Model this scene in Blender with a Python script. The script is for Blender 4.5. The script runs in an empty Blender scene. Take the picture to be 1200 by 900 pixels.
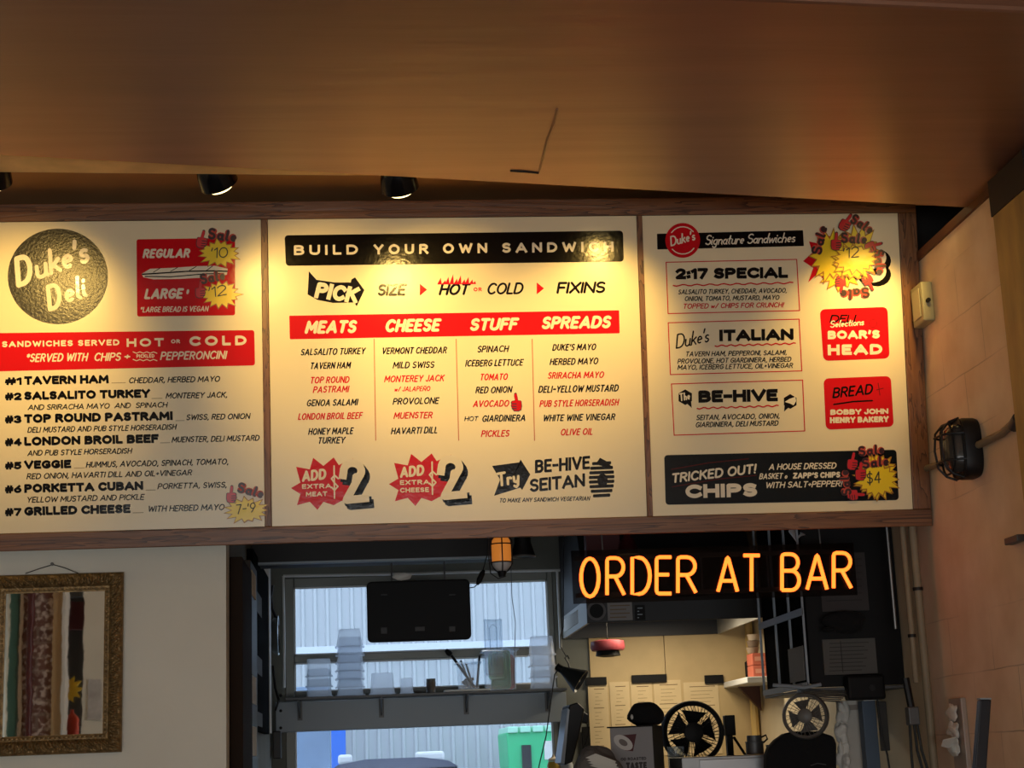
import bpy, bmesh, math, random
import numpy as np
from mathutils import Vector, Matrix
random.seed(7); rng = np.random.default_rng(5)
scn = bpy.context.scene
COL = scn.collection

# ------------------------------------------------------------------ camera
F = 1953.6                                  # focal length in pixels of a 1200 px wide frame
YAW, PITCH, ROLL = np.radians([5.325, 12.694, -2.279])
TILT = math.radians(7.1)                    # the menu board leans out at the top
CAM = np.array([0., -6., 1.4])
def _axes():
    cy, sy = math.cos(YAW), math.sin(YAW); cp, sp = math.cos(PITCH), math.sin(PITCH)
    f = np.array([sy*cp, cy*cp, sp]); r = np.array([cy, -sy, 0.]); u = np.cross(r, f)
    cr, sr = math.cos(ROLL), math.sin(ROLL)
    return cr*r+sr*u, -sr*r+cr*u, f
AR, AU, AF = _axes()
cd = bpy.data.cameras.new('camera'); cam = bpy.data.objects.new('camera', cd); COL.objects.link(cam)
cd.sensor_width = 36; cd.lens = F/1200*36; cd.clip_start = .05; cd.clip_end = 200
cam.matrix_world = Matrix(((AR[0], AU[0], -AF[0], CAM[0]), (AR[1], AU[1], -AF[1], CAM[1]), (AR[2], AU[2], -AF[2], CAM[2]), (0, 0, 0, 1)))
scn.camera = cam

# ------------------------------------------------------------------ exposure, sky, large lights
vs = scn.view_settings
scn.display_settings.display_device = 'sRGB'
vs.view_transform = 'Standard'; vs.look = 'None'; vs.exposure = 0.0; vs.gamma = 1.0; vs.use_curve_mapping = False
SKY_STRENGTH = 2.35
FRONT_FILL = 172.0        # added fill lamp behind the viewer
SIDE_FILL = 60.0         # added lamp for what the mirror looks back at
SPOT_POWER = 35.0
HOOD_POWER = 8.0
SPOT_CONE = 70
world = bpy.data.worlds.new('world'); scn.world = world; world.use_nodes = True
bg = world.node_tree.nodes['Background']; bg.inputs[0].default_value = (.62, .77, .98, 1); bg.inputs[1].default_value = SKY_STRENGTH
def area_light(name, loc, target, sx, sy, power, color):
    l = bpy.data.lights.new(name, 'AREA'); l.shape = 'RECTANGLE'; l.size = sx; l.size_y = sy; l.energy = power; l.color = color
    o = bpy.data.objects.new(name, l); COL.objects.link(o); o.location = loc
    o.rotation_euler = (Vector(target)-Vector(loc)).to_track_quat('-Z', 'Z').to_euler(); return o
area_light('front_fill', (-.2, -10.3, .5), (-.2, 0, 1.6), 5.6, .8, FRONT_FILL, (.93, .97, 1.0))  # frontal fill added low in front of the closed rear wall
area_light('side_fill', (1.95, -5.6, 1.9), (-2.2, -8.2, 1.4), 3.0, 1.7, SIDE_FILL, (.95, .98, 1.0))  # added fill by the solid right wall, aimed at the mirrored brick

# ------------------------------------------------------------------ picture to place
def ray(x, y): return AF + AR*((x-600)/F) - AU*((y-450)/F)
def atY(x, y, Y): d = ray(x, y); return CAM + d*((Y-CAM[1])/d[1])
def atX(x, y, X): d = ray(x, y); return CAM + d*((X-CAM[0])/d[0])
def atZ(x, y, Z): d = ray(x, y); return CAM + d*((Z-CAM[2])/d[2])
Z0 = float(atY(530, 636, 0)[2])             # bottom of the board frame
BO = np.array([0., 0., Z0]); BN = np.array([0., -math.cos(TILT), -math.sin(TILT)])
def bd(x, y, off=0.): d = ray(x, y); return CAM + d*(((BO-CAM)@BN)/(d@BN)) + BN*off
XR = 2.108                                  # right wall
XL = -.5                                    # left wall of the kitchen
YB = 3.05                                   # rear wall of the kitchen

# ------------------------------------------------------------------ materials
def lin(c):
    return tuple((v/12.92 if v <= .04045 else ((v+.055)/1.055)**2.4) for v in [q/255 for q in c]) + (1,)
MATS = {}
def mat(name, c, rough=.6, metal=0., bump=0., bscale=30., var=0., vscale=4., stretch=(1, 1, 1), emit=None, estr=0., trans=0., spec=None, coat=0.):
    if name in MATS: return MATS[name]
    m = bpy.data.materials.new(name); m.use_nodes = True; nt = m.node_tree; N = nt.nodes; L = nt.links
    b = N['Principled BSDF']; b.inputs['Base Color'].default_value = lin(c); b.inputs['Roughness'].default_value = rough; b.inputs['Metallic'].default_value = metal
    if spec is not None: b.inputs['Specular IOR Level'].default_value = spec
    if coat: b.inputs['Coat Weight'].default_value = coat; b.inputs['Coat Roughness'].default_value = .15
    if trans: b.inputs['Transmission Weight'].default_value = trans
    tc = mp = None
    def coords():
        nonlocal tc, mp
        if mp is None:
            tc = N.new('ShaderNodeTexCoord'); mp = N.new('ShaderNodeMapping'); mp.inputs['Scale'].default_value = stretch
            L.new(tc.outputs['Object'], mp.inputs['Vector'])
        return mp.outputs['Vector']
    if var:
        n = N.new('ShaderNodeTexNoise'); n.inputs['Scale'].default_value = vscale; n.inputs['Detail'].default_value = 6; L.new(coords(), n.inputs['Vector'])
        r = N.new('ShaderNodeValToRGB'); lc = lin(c)
        r.color_ramp.elements[0].position = .3; r.color_ramp.elements[1].position = .7
        r.color_ramp.elements[0].color = tuple(v*(1-var) for v in lc[:3])+(1,); r.color_ramp.elements[1].color = tuple(min(1, v*(1+var)) for v in lc[:3])+(1,)
        L.new(n.outputs['Fac'], r.inputs['Fac']); L.new(r.outputs['Color'], b.inputs['Base Color'])
    if bump:
        n = N.new('ShaderNodeTexNoise'); n.inputs['Scale'].default_value = bscale; n.inputs['Detail'].default_value = 4; L.new(coords(), n.inputs['Vector'])
        bp = N.new('ShaderNodeBump'); bp.inputs['Strength'].default_value = bump; bp.inputs['Distance'].default_value = .01
        L.new(n.outputs['Fac'], bp.inputs['Height']); L.new(bp.outputs['Normal'], b.inputs['Normal'])
    if emit: b.inputs['Emission Color'].default_value = lin(emit); b.inputs['Emission Strength'].default_value = estr
    MATS[name] = m; return m
def wood(name, axis):
    m = bpy.data.materials.new(name); m.use_nodes = True; nt = m.node_tree; N = nt.nodes; L = nt.links; b = N['Principled BSDF']
    tc = N.new('ShaderNodeTexCoord'); mp = N.new('ShaderNodeMapping'); s = [26, 26, 26]; s[axis] = 1.5; mp.inputs['Scale'].default_value = s
    L.new(tc.outputs['Object'], mp.inputs['Vector'])
    n1 = N.new('ShaderNodeTexNoise'); n1.inputs['Scale'].default_value = 1.0; n1.inputs['Detail'].default_value = 3; n1.inputs['Distortion'].default_value = .6
    L.new(mp.outputs['Vector'], n1.inputs['Vector'])
    mul = N.new('ShaderNodeMath'); mul.operation = 'MULTIPLY'; mul.inputs[1].default_value = 7; L.new(n1.outputs['Fac'], mul.inputs[0])
    fr = N.new('ShaderNodeMath'); fr.operation = 'FRACT'; L.new(mul.outputs[0], fr.inputs[0])
    r = N.new('ShaderNodeValToRGB'); e = r.color_ramp.elements
    e[0].position = 0; e[0].color = lin((62, 36, 20)); e[1].position = 1; e[1].color = lin((132, 88, 54))
    e2 = r.color_ramp.elements.new(.25); e2.color = lin((112, 72, 44))
    L.new(fr.outputs[0], r.inputs['Fac']); L.new(r.outputs['Color'], b.inputs['Base Color'])
    b.inputs['Roughness'].default_value = .42
    bp = N.new('ShaderNodeBump'); bp.inputs['Strength'].default_value = .25; bp.inputs['Distance'].default_value = .002
    L.new(fr.outputs[0], bp.inputs['Height']); L.new(bp.outputs['Normal'], b.inputs['Normal']); return m
WOOD_H = wood('oak_horizontal', 0); WOOD_V = wood('oak_vertical', 2)
def seethrough(name, c, clear=.4, gloss=.08, rough=.3):
    m = bpy.data.materials.new(name); m.use_nodes = True; nt = m.node_tree; N = nt.nodes; L = nt.links
    for n in list(N):
        if n.type == 'BSDF_PRINCIPLED': N.remove(n)
    out = N['Material Output']
    t = N.new('ShaderNodeBsdfTranslucent'); t.inputs[0].default_value = lin(c)
    d = N.new('ShaderNodeBsdfDiffuse'); d.inputs[0].default_value = lin(c)
    p = N.new('ShaderNodeBsdfTransparent'); p.inputs[0].default_value = tuple(.5+.5*v for v in lin(c)[:3])+(1,)
    g = N.new('ShaderNodeBsdfGlossy'); g.inputs['Roughness'].default_value = rough
    a = N.new('ShaderNodeMixShader'); a.inputs[0].default_value = .12; L.new(t.outputs[0], a.inputs[1]); L.new(d.outputs[0], a.inputs[2])
    b = N.new('ShaderNodeMixShader'); b.inputs[0].default_value = clear; L.new(a.outputs[0], b.inputs[1]); L.new(p.outputs[0], b.inputs[2])
    e = N.new('ShaderNodeMixShader'); e.inputs[0].default_value = gloss; L.new(b.outputs[0], e.inputs[1]); L.new(g.outputs[0], e.inputs[2])
    L.new(e.outputs[0], out.inputs[0]); MATS[name] = m; return m
FROST = seethrough('frosted_plastic', (246, 250, 255), .62, .04, .35)
CLEAR = seethrough('clear_plastic', (232, 242, 250), .84, .06, .12)
GREENCLEAR = seethrough('pale_green_plastic', (150, 215, 185), .5, .06, .2)
GLASS = seethrough('window_glass', (240, 244, 248), .97, .010, .02)
ACRYL = seethrough('sign_acrylic', (40, 12, 15), .84, .008, .05)
# menu board
CREAM = mat('panel_cream', (238, 224, 188), .30, bump=.05, bscale=14)
def vinyl(name, c): return mat(name, c, .15, bump=.05, bscale=60, spec=.22)
BLACK = vinyl('vinyl_black', (16, 14, 14)); RED = vinyl('vinyl_red', (206, 24, 34)); WHITE = vinyl('vinyl_white', (240, 230, 208)); SLATE = vinyl('vinyl_slate', (22, 26, 30))
DISC = mat('vinyl_textured_black', (26, 24, 20), .30, bump=.12, bscale=110, var=.8, vscale=24, spec=.45)
PINK = vinyl('vinyl_dull_red', (196, 86, 74)); CHARC = vinyl('vinyl_charcoal_red', (84, 26, 26))
YEL = mat('sticker_yellow', (247, 214, 34), .3, bump=.08, bscale=40); YEL2 = mat('sticker_gold_edge', (176, 120, 22), .35)
SRED = mat('sticker_red', (206, 30, 42), .3); SDARK = mat('sticker_dark', (52, 14, 18), .35); INK = mat('marker_ink', (30, 28, 26), .5)
# room
WALLC = mat('painted_wall', (228, 226, 212), .7, bump=.12, bscale=18, var=.05, vscale=2.2)
SOFFIT = mat('brown_duct', (142, 100, 77), .35, metal=.35, bump=.16, bscale=3.2, var=.12, vscale=3.0, stretch=(.3, 3.6, 1), spec=.9)
SOFEDGE = mat('lit_edge_board', (236, 190, 120), .5, var=.2, vscale=6)  # lamp light on the board is put into this pale colour
CEILB = mat('brown_ceiling', (184, 136, 92), .7, var=.08)
DARKP = mat('dark_paint', (30, 26, 24), .7); BLACKP = mat('black_plastic', (12, 12, 13), .6, spec=.25); BLACKM = mat('black_metal', (18, 18, 19), .5, metal=.3)
BLACKC = mat('black_cloth', (11, 11, 13), .95, bump=.4, bscale=40)
KWALL = mat('kitchen_grey_wall', (116, 118, 110), .75, var=.08); KCREAM = mat('kitchen_cream_wall', (212, 196, 164), .7, var=.08, vscale=3)
KDARK = mat('kitchen_dark_ceiling', (58, 56, 54), .8); FLOORM = mat('floor_tile', (88, 76, 66), .55, var=.15)
YBOARD = mat('yellowed_board', (200, 176, 130), .7, var=.10, vscale=5, bump=.05)
STEEL = mat('brushed_steel', (150, 152, 152), .38, metal=.85, bump=.06, bscale=20, stretch=(1, 1, 12)); STEELD = mat('dull_steel', (96, 97, 97), .5, metal=.6)
GREYM = mat('grey_painted_metal', (146, 156, 164), .5, metal=.2); WHITEM = mat('white_paint', (226, 228, 226), .5); FRAMEG = mat('window_aluminium', (122, 124, 118), .45, metal=.4)
PAPER = mat('white_paper', (222, 220, 212), .8, var=.05, vscale=10); TANPAPER = mat('menu_paper', (222, 200, 156), .8, var=.05, vscale=9); PRINT = mat('print_grey', (128, 104, 74), .8)
PIPEC = mat('cream_pipe', (138, 124, 100), .6, var=.1); CABLE = mat('black_cable', (16, 16, 16), .6)

# ------------------------------------------------------------------ mesh builder
def wloc(o):
    v = Vector((0, 0, 0))
    while o is not None: v += o.location; o = o.parent
    return v
class MB:
    def __init__(s): s.v = []; s.f = []
    def add(s, vs, fs):
        b = len(s.v); s.v += [tuple(float(q) for q in p) for p in vs]; s.f += [tuple(b+i for i in f) for f in fs]; return s
    def hexa(s, p): return s.add(p, [(0, 1, 2, 3), (7, 6, 5, 4), (0, 4, 5, 1), (1, 5, 6, 2), (2, 6, 7, 3), (3, 7, 4, 0)])
    def box(s, a, b):
        (x0, y0, z0), (x1, y1, z1) = a, b
        return s.hexa([(x0, y0, z0), (x1, y0, z0), (x1, y0, z1), (x0, y0, z1), (x0, y1, z0), (x1, y1, z0), (x1, y1, z1), (x0, y1, z1)])
    def pbox(s, x0, y0, x1, y1, Y0, Y1, ztop=None, zbot=None):
        xm, ym = (x0+x1)/2, (y0+y1)/2
        X0, X1 = atY(x0, ym, Y0)[0], atY(x1, ym, Y0)[0]
        Za, Zb = atY(xm, y1, Y0)[2], atY(xm, y0, Y0)[2]
        if ztop is not None: Zb = ztop
        if zbot is not None: Za = zbot
        return s.box((X0, Y0, Za), (X1, Y1, Zb))
    def prism(s, pts, off):          # pts: 3-D outline, off: 3-D vector
        n = len(pts); p = [np.array(q, float) for q in pts]; o = np.array(off, float)
        return s.add(p+[q+o for q in p], [tuple(range(n)), tuple(range(2*n-1, n-1, -1))]+[(i, i+n, (i+1) % n+n, (i+1) % n) for i in range(n)])
    def tube(s, pts, r, n=8, closed=False, r1=None, caps=True):
        P = [Vector(p) for p in pts]; k = len(P); b = len(s.v); up = None
        for i, p in enumerate(P):
            a = P[(i-1) % k] if (closed or i > 0) else p; c = P[(i+1) % k] if (closed or i < k-1) else p
            t = (c-a).normalized()
            if up is None: up = t.orthogonal().normalized()
            up = (up-t*up.dot(t)); up = up.normalized() if up.length > 1e-6 else t.orthogonal().normalized()
            w = t.cross(up); rr = r if r1 is None else r+(r1-r)*i/max(1, k-1)
            for j in range(n):
                q = p+(up*math.cos(2*math.pi*j/n)+w*math.sin(2*math.pi*j/n))*rr; s.v.append(tuple(q))
        for i in range(k if closed else k-1):
            i2 = (i+1) % k
            for j in range(n): s.f.append((b+i*n+j, b+i*n+(j+1) % n, b+i2*n+(j+1) % n, b+i2*n+j))
        if not closed and caps: s.f.append(tuple(b+j for j in range(n))[::-1]); s.f.append(tuple(b+(k-1)*n+j for j in range(n)))
        return s
    def lathe(s, prof, c, axis=(0, 0, 1), n=24):   # prof: (r, h) along axis from c
        ax = Vector(axis).normalized(); u = ax.orthogonal().normalized(); w = ax.cross(u); b = len(s.v); c = Vector(c); k = len(prof)
        for r, h in prof:
            for j in range(n): s.v.append(tuple(c+ax*h+(u*math.cos(2*math.pi*j/n)+w*math.sin(2*math.pi*j/n))*r))
        for i in range(k-1):
            for j in range(n): s.f.append((b+i*n+j, b+i*n+(j+1) % n, b+(i+1)*n+(j+1) % n, b+(i+1)*n+j))
        if prof[0][0] > 1e-4 and prof[0] != prof[-1]: s.f.append(tuple(b+j for j in range(n))[::-1])
        if prof[-1][0] > 1e-4 and prof[0] != prof[-1]: s.f.append(tuple(b+(k-1)*n+j for j in range(n)))
        return s
    def blob(s, c, r, seed=0, amp=.25, n=14, m=20):
        g = np.random.default_rng(seed); ph = g.uniform(0, 6.28, (6, 2)); fr = g.integers(1, 4, (6, 2)); b = len(s.v)
        for i in range(n+1):
            th = math.pi*i/n
            for j in range(m):
                a = 2*math.pi*j/m; d = 1+amp*sum(math.sin(fr[q][0]*th*1.5+ph[q][0])*math.cos(fr[q][1]*a+ph[q][1]) for q in range(6))/3*math.sin(th)
                s.v.append((c[0]+r[0]*d*math.sin(th)*math.cos(a), c[1]+r[1]*d*math.sin(th)*math.sin(a), c[2]+r[2]*d*math.cos(th)))
        for i in range(n):
            for j in range(m): s.f.append((b+i*m+j, b+i*m+(j+1) % m, b+(i+1)*m+(j+1) % m, b+(i+1)*m+j))
        return s
    def build(s, name, m, parent=None, smooth=False, bevel=0, recalc=True):
        o0 = wloc(parent) if parent is not None else None
        me = bpy.data.meshes.new(name)
        if parent is None:
            vv = np.array(s.v); o0 = Vector((vv[:, 0].min()/2+vv[:, 0].max()/2, vv[:, 1].min()/2+vv[:, 1].max()/2, vv[:, 2].min()))
        me.from_pydata([(x-o0[0], y-o0[1], z-o0[2]) for x, y, z in s.v], [], s.f)
        if recalc:
            bm = bmesh.new(); bm.from_mesh(me); bmesh.ops.recalc_face_normals(bm, faces=bm.faces); bm.to_mesh(me); bm.free()
        me.materials.append(m)
        if smooth: me.shade_smooth()
        o = bpy.data.objects.new(name, me); COL.objects.link(o)
        if parent is not None: o.parent = parent
        else: o.location = o0
        if smooth and smooth != 2:
            me.set_sharp_from_angle(angle=math.radians(40))
        if bevel:
            md = o.modifiers.new('bevel', 'BEVEL'); md.width = bevel; md.segments = 2; md.limit_method = 'ANGLE'
        return o
def tag(o, label, cat, group=None):
    o['label'] = label; o['category'] = cat
    if group: o['group'] = group
    return o
def thing(name, loc, label, cat, group=None):
    o = bpy.data.objects.new(name, None); o.empty_display_size = .05; COL.objects.link(o); o.location = tuple(float(q) for q in loc); return tag(o, label, cat, group)
def struct(o): o['kind'] = 'structure'; return o
def copy_tree(o, parent=None):
    c = o.copy(); COL.objects.link(c); c.parent = parent
    for ch in list(o.children): copy_tree(ch, c)
    return c

# ------------------------------------------------------------------ room shell
YF = .10        # face of the wall the board hangs on
ZC = 3.47       # ceiling of the room
ZK = 2.80       # ceiling of the kitchen
xe = float(atY(265, 760, YF)[0])
struct(MB().box((-4, -10.6, -.1), (3.2, YB+.1, 0)).build('floor', FLOORM))
struct(MB().box((-4, -10.6, ZC), (3.2, .3, ZC+.1)).build('ceiling', CEILB))
struct(MB().box((-4, YF, 0), (xe, YF+.14, ZC)).build('wall_front', WALLC))
struct(MB().box((xe, YF, Z0+.06), (XR+.3, YF+.14, ZC)).build('wall_over_opening', DARKP))
struct(MB().box((-4.1, -10.6, 0), (-4, .24, ZC)).build('wall_left', WALLC))
struct(MB().box((-4, -10.7, 0), (3.2, -10.6, ZC)).build('wall_rear', WALLC))

# right wall: painted block, mortar joints as geometry-true bump
def block_material():
    m = bpy.data.materials.new('painted_block'); m.use_nodes = True; nt = m.node_tree; N = nt.nodes; L = nt.links; b = N['Principled BSDF']
    tc = N.new('ShaderNodeTexCoord'); sp = N.new('ShaderNodeSeparateXYZ'); cb = N.new('ShaderNodeCombineXYZ')
    L.new(tc.outputs['Object'], sp.inputs[0]); L.new(sp.outputs['Y'], cb.inputs['X']); L.new(sp.outputs['Z'], cb.inputs['Y'])
    br = N.new('ShaderNodeTexBrick'); br.inputs['Scale'].default_value = 1; br.inputs['Mortar Size'].default_value = .003; br.inputs['Mortar Smooth'].default_value = .6
    br.inputs['Brick Width'].default_value = .41; br.inputs['Row Height'].default_value = .205
    nz = N.new('ShaderNodeTexNoise'); nz.inputs['Scale'].default_value = 5; nz.inputs['Detail'].default_value = 8; L.new(tc.outputs['Object'], nz.inputs['Vector'])
    ad = N.new('ShaderNodeVectorMath'); ad.operation = 'MULTIPLY_ADD'; ad.inputs[1].default_value = (.012, .012, 0); L.new(nz.outputs['Color'], ad.inputs[0]); L.new(cb.outputs[0], ad.inputs[2])
    L.new(ad.outputs[0], br.inputs['Vector'])
    r = N.new('ShaderNodeValToRGB'); r.color_ramp.elements[0].color = lin((228, 198, 164)); r.color_ramp.elements[1].color = lin((244, 218, 188)); r.color_ramp.elements[0].position = .35; r.color_ramp.elements[1].position = .65
    L.new(nz.outputs['Fac'], r.inputs[0])
    n2 = N.new('ShaderNodeTexNoise'); n2.inputs['Scale'].default_value = 1.7; n2.inputs['Detail'].default_value = 3; L.new(tc.outputs['Object'], n2.inputs['Vector'])
    gt = N.new('ShaderNodeMath'); gt.operation = 'MULTIPLY'; L.new(br.outputs['Fac'], gt.inputs[0]); mr = N.new('ShaderNodeMapRange'); mr.inputs[1].default_value = .42; mr.inputs[2].default_value = .68; mr.inputs[4].default_value = .55; L.new(n2.outputs['Fac'], mr.inputs[0]); L.new(mr.outputs[0], gt.inputs[1])
    mx = N.new('ShaderNodeMixRGB'); L.new(gt.outputs[0], mx.inputs[0]); L.new(r.outputs[0], mx.inputs[1]); mx.inputs[2].default_value = lin((120, 90, 64)); L.new(mx.outputs[0], b.inputs['Base Color'])
    b.inputs['Roughness'].default_value = .65
    iv = N.new('ShaderNodeMath'); iv.operation = 'SUBTRACT'; iv.inputs[0].default_value = 1; L.new(br.outputs['Fac'], iv.inputs[1])
    bp = N.new('ShaderNodeBump'); bp.inputs['Strength'].default_value = .14; bp.inputs['Distance'].default_value = .003; L.new(iv.outputs[0], bp.inputs['Height']); L.new(bp.outputs['Normal'], b.inputs['Normal'])
    return m
ZW = 3.185
struct(MB().box((XR, -10.6, 0), (XR+.12, .24, ZW)).build('wall_right', block_material()))
struct(MB().box((XR+.5, -10.6, 0), (XR+.6, .24, ZC)).build('wall_recess', DARKP))
struct(MB().box((XR-.012, -2.0, ZW-.012), (XR+.12, YF-.001, ZW+.02)).build('trim_1', mat('brown_trim', (92, 52, 30), .6, var=.2)))
struct(MB().box((XR-.05, -1.26, 0), (XR-.001, -.99, 3.06)).build('trim_2', mat('gold_lit_cream_post', (178, 142, 78), .55, bump=.6, bscale=14, var=.35, vscale=9, stretch=(1, 1, .3))))  # rough cream post, with warm lamp light put into its gold colour
struct(MB().box((XR-.055, -1.28, 3.06), (XR-.001, -.985, 3.18)).build('trim_3', DARKP))

# the long brown boxed duct under the ceiling
zs = 3.20
a, b_ = atZ(0, 183, zs), atZ(1200, 248, zs); c_, d_ = atZ(900, 0, zs), atZ(1200, 13, zs)
dr = (b_-a)/np.linalg.norm(b_-a); dn = (d_-c_)/np.linalg.norm(d_-c_)
P = [a-dr*2.4, b_+dr*.25, d_+dn*1.15, c_-dn*4.3]
so = MB()
so.prism([tuple(p) for p in P], (0, 0, ZC-zs-.001)); soff = so.build('ceiling_duct', SOFFIT, bevel=.012); struct(soff)
# board in lamp-lit tan that tapers along the far edge of the duct
e0, e1, e2, e3 = atZ(-60, 180, zs+.012), atZ(425, 204, zs+.012), atZ(425, 205, zs+.012), atZ(-60, 201, zs+.012)
nrm = np.array([-dr[1], dr[0], 0])
struct(MB().prism([e3, atZ(400, 205.5, zs+.012), a+dr*1.25+nrm*.002+np.array([0, 0, .012]), a-dr*.4+nrm*.002+np.array([0, 0, .012])], (0, 0, .02)).build('trim_4', SOFEDGE))
# seam and dent marks on the duct
sm = MB(); sm.tube([atZ(653, 128, zs-.001), atZ(649, 145, zs-.002), atZ(641, 165, zs-.002), atZ(637, 182, zs-.002), atZ(632, 200, zs-.001)], .0035, 6)
struct(sm.build('ceiling_duct_seam', mat('seam_tan', (150, 112, 80), .5), smooth=True))
sm = MB(); sm.tube([atZ(598, 200, zs-.0005), atZ(615, 201, zs-.001), atZ(631, 202.5, zs-.0005)], .004, 6)
struct(sm.build('ceiling_duct_crack', DARKP, smooth=True))

# ------------------------------------------------------------------ kitchen shell
wx0, wx1 = float(atY(334, 760, YB)[0]), float(atY(651, 760, YB)[0]); wz0, wz1 = .95, float(atY(490, 673, YB)[2])
kw = MB(); kw.box((XL-.1, YB, 0), (wx0, YB+.14, ZK)); kw.box((wx1, YB, 0), (XR+.12, YB+.14, ZK)); kw.box((wx0, YB, wz1), (wx1, YB+.14, ZK)); kw.box((wx0, YB, 0), (wx1, YB+.14, wz0))
struct(kw.build('wall_back', KWALL))
struct(MB().box((XL-.1, .24, 0), (XL, YB, ZK)).build('wall_kitchen_left', KWALL))
struct(MB().box((XR, .24, 0), (XR+.12, YB, ZK)).build('wall_kitchen_right', KCREAM))
struct(MB().box((XL-.1, .24, ZK), (XR+.12, YB+.14, ZK+.1)).build('ceiling_kitchen', KDARK))
bx0 = float(atY(692, 800, YB)[0]); bxs = float(atY(780, 800, YB)[0])
yb = MB(); yb.box((bx0, YB-.02, .8), (bxs-.002, YB-.001, 2.25)); yb.box((bxs+.002, YB-.02, .8), (XR-.012, YB-.001, 2.25)); struct(yb.build('wall_covering', YBOARD))
struct(MB().tube([(XR-.03, YB-.05, .8), (XR-.03, YB-.05, 2.25)], .022, 8).build('trim_5', mat('yellow_pipe', (212, 180, 112), .5), smooth=True))
hb = MB().pbox(288, 630, 584, 657, 1.5, 1.7, ztop=ZK-.001); hb.v = [(max(x, XL+.002), y, z) for x, y, z in hb.v]
struct(hb.build('trim_6', mat('dark_header', (26, 22, 20), .6)))
struct(MB().pbox(288, 655.5, 584, 658, 1.49, 1.53).build('trim_7', GREYM))
# ------------------------------------------------------------------ window
wf = struct(MB().box((0, 0, 0), (0, 0, 0)).build('window_1', FRAMEG)) if False else None
Yw = YB+.02
wn = bpy.data.objects.new('window_1', None); COL.objects.link(wn); wn.location = ((wx0+wx1)/2, Yw, wz0); wn['kind'] = 'structure'
fr = MB(); t = .035
gx0, gx1 = float(atY(345, 760, Yw)[0]), float(atY(644, 760, Yw)[0])
zt1, zt0 = float(atY(495, 684, Yw)[2]), float(atY(495, 763, Yw)[2]); zm1, zm0 = float(atY(495, 772, Yw)[2]), float(atY(495, 806, Yw)[2]); zb1 = float(atY(495, 850, Yw)[2])
fr.box((wx0, Yw-.01, wz0), (gx0, Yw+.06, wz1)); fr.box((gx1, Yw-.01, wz0), (wx1, Yw+.06, wz1)); fr.box((gx0, Yw-.01, zt1), (gx1, Yw+.06, wz1))
fr.box((gx0, Yw-.01, zm1), (gx1, Yw+.06, zt0)); fr.box((gx0, Yw-.005, zb1), (gx1, Yw+.06, zm0)); fr.box((gx0, Yw-.01, wz0), (gx1, Yw+.06, wz0+.05))
fr.build('window_frame', FRAMEG, wn, bevel=.004)
ed = MB(); e = .007
for (z0_, z1_) in ((zt0, zt1), (zm0, zm1), (wz0+.05, zb1)):
    ed.box((gx0, Yw+.0, z0_), (gx0+e, Yw+.03, z1_)); ed.box((gx1-e, Yw, z0_), (gx1, Yw+.03, z1_)); ed.box((gx0, Yw, z1_-e), (gx1, Yw+.03, z1_)); ed.box((gx0, Yw, z0_), (gx1, Yw+.03, z0_+e))
ed.build('lit_frame_edge', WHITEM, wn)  # white strips stand in for daylight along the inner frame edges
for (z0_, z1_) in ((zt0, zt1), (zm0, zm1), (wz0+.05, zb1)):
    MB().box((gx0+.001, Yw+.034, z0_+.001), (gx1-.001, Yw+.038, z1_-.001)).build('window_pane', GLASS, wn)
# surface conduit round the window head
cd_ = MB(); cd_.tube([atY(313, 657.5, 2.99), atY(575, 652, 2.99)], .008, 8); cd_.tube([atY(332, 675, 3.02), atY(470, 672.5, 3.02), atY(560, 670, 3.02), atY(666, 668, 3.02)], .008, 8)
cd_.tube([atY(332, 675, 3.02), atY(333, 740, 3.02), atY(333, 806, 3.02)], .007, 8); cd_.tube([atY(653, 669, 3.02), atY(657, 760, 3.02)], .007, 8)
tag(cd_.build('wall_conduit', WHITEM, smooth=True), 'thin white conduit run around the head of the kitchen window', 'conduit')

# ------------------------------------------------------------------ outdoors, behind the window
YX = 12.0
struct(MB().box((-8, YB+.2, -.1), (12, YX+.5, -.02)).build('ground_outside', mat('asphalt', (120, 120, 122), .9, var=.15)))
cw = MB(); x = -7.; prof = []
while x < 11:
    prof += [(x, YX), (x+.075, YX), (x+.09, YX-.035), (x+.115, YX-.035), (x+.13, YX)]; x += .13
n = len(prof); cw.add([(x, y, 0) for x, y in prof]+[(x, y, 6) for x, y in prof], [(i, i+1, n+i+1, n+i) for i in range(n-1)])
sd = bpy.data.objects.new('exterior_shed_wall', None); COL.objects.link(sd); sd.location = (2, YX, 0); sd['kind'] = 'structure'
cw.build('corrugated_sheet', mat('corrugated_steel', (194, 198, 200), .5, metal=.15), sd, recalc=False)
zf = float(atY(480, 760, YX)[2]); MB().box((-7, YX-.06, zf-.06), (11, YX-.036, zf+.05)).build('flashing', mat('pale_flashing', (222, 228, 236), .5), sd)
tag(MB().pbox(388, 830, 405, 905, 10.6, 10.75, ztop=2.05, zbot=-.02).build('post', mat('blue_paint', (40, 112, 220), .5), bevel=.01), 'bright blue square post outside behind the lower window pane', 'post')
tag(MB().pbox(338, 834, 387, 905, 11.2, 11.4, ztop=2.2, zbot=-.02).build('panel', mat('blue_grey_board', (128, 150, 176), .5, var=.15), bevel=.01), 'dull blue grey panel standing outside beside the blue post', 'panel')
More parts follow.
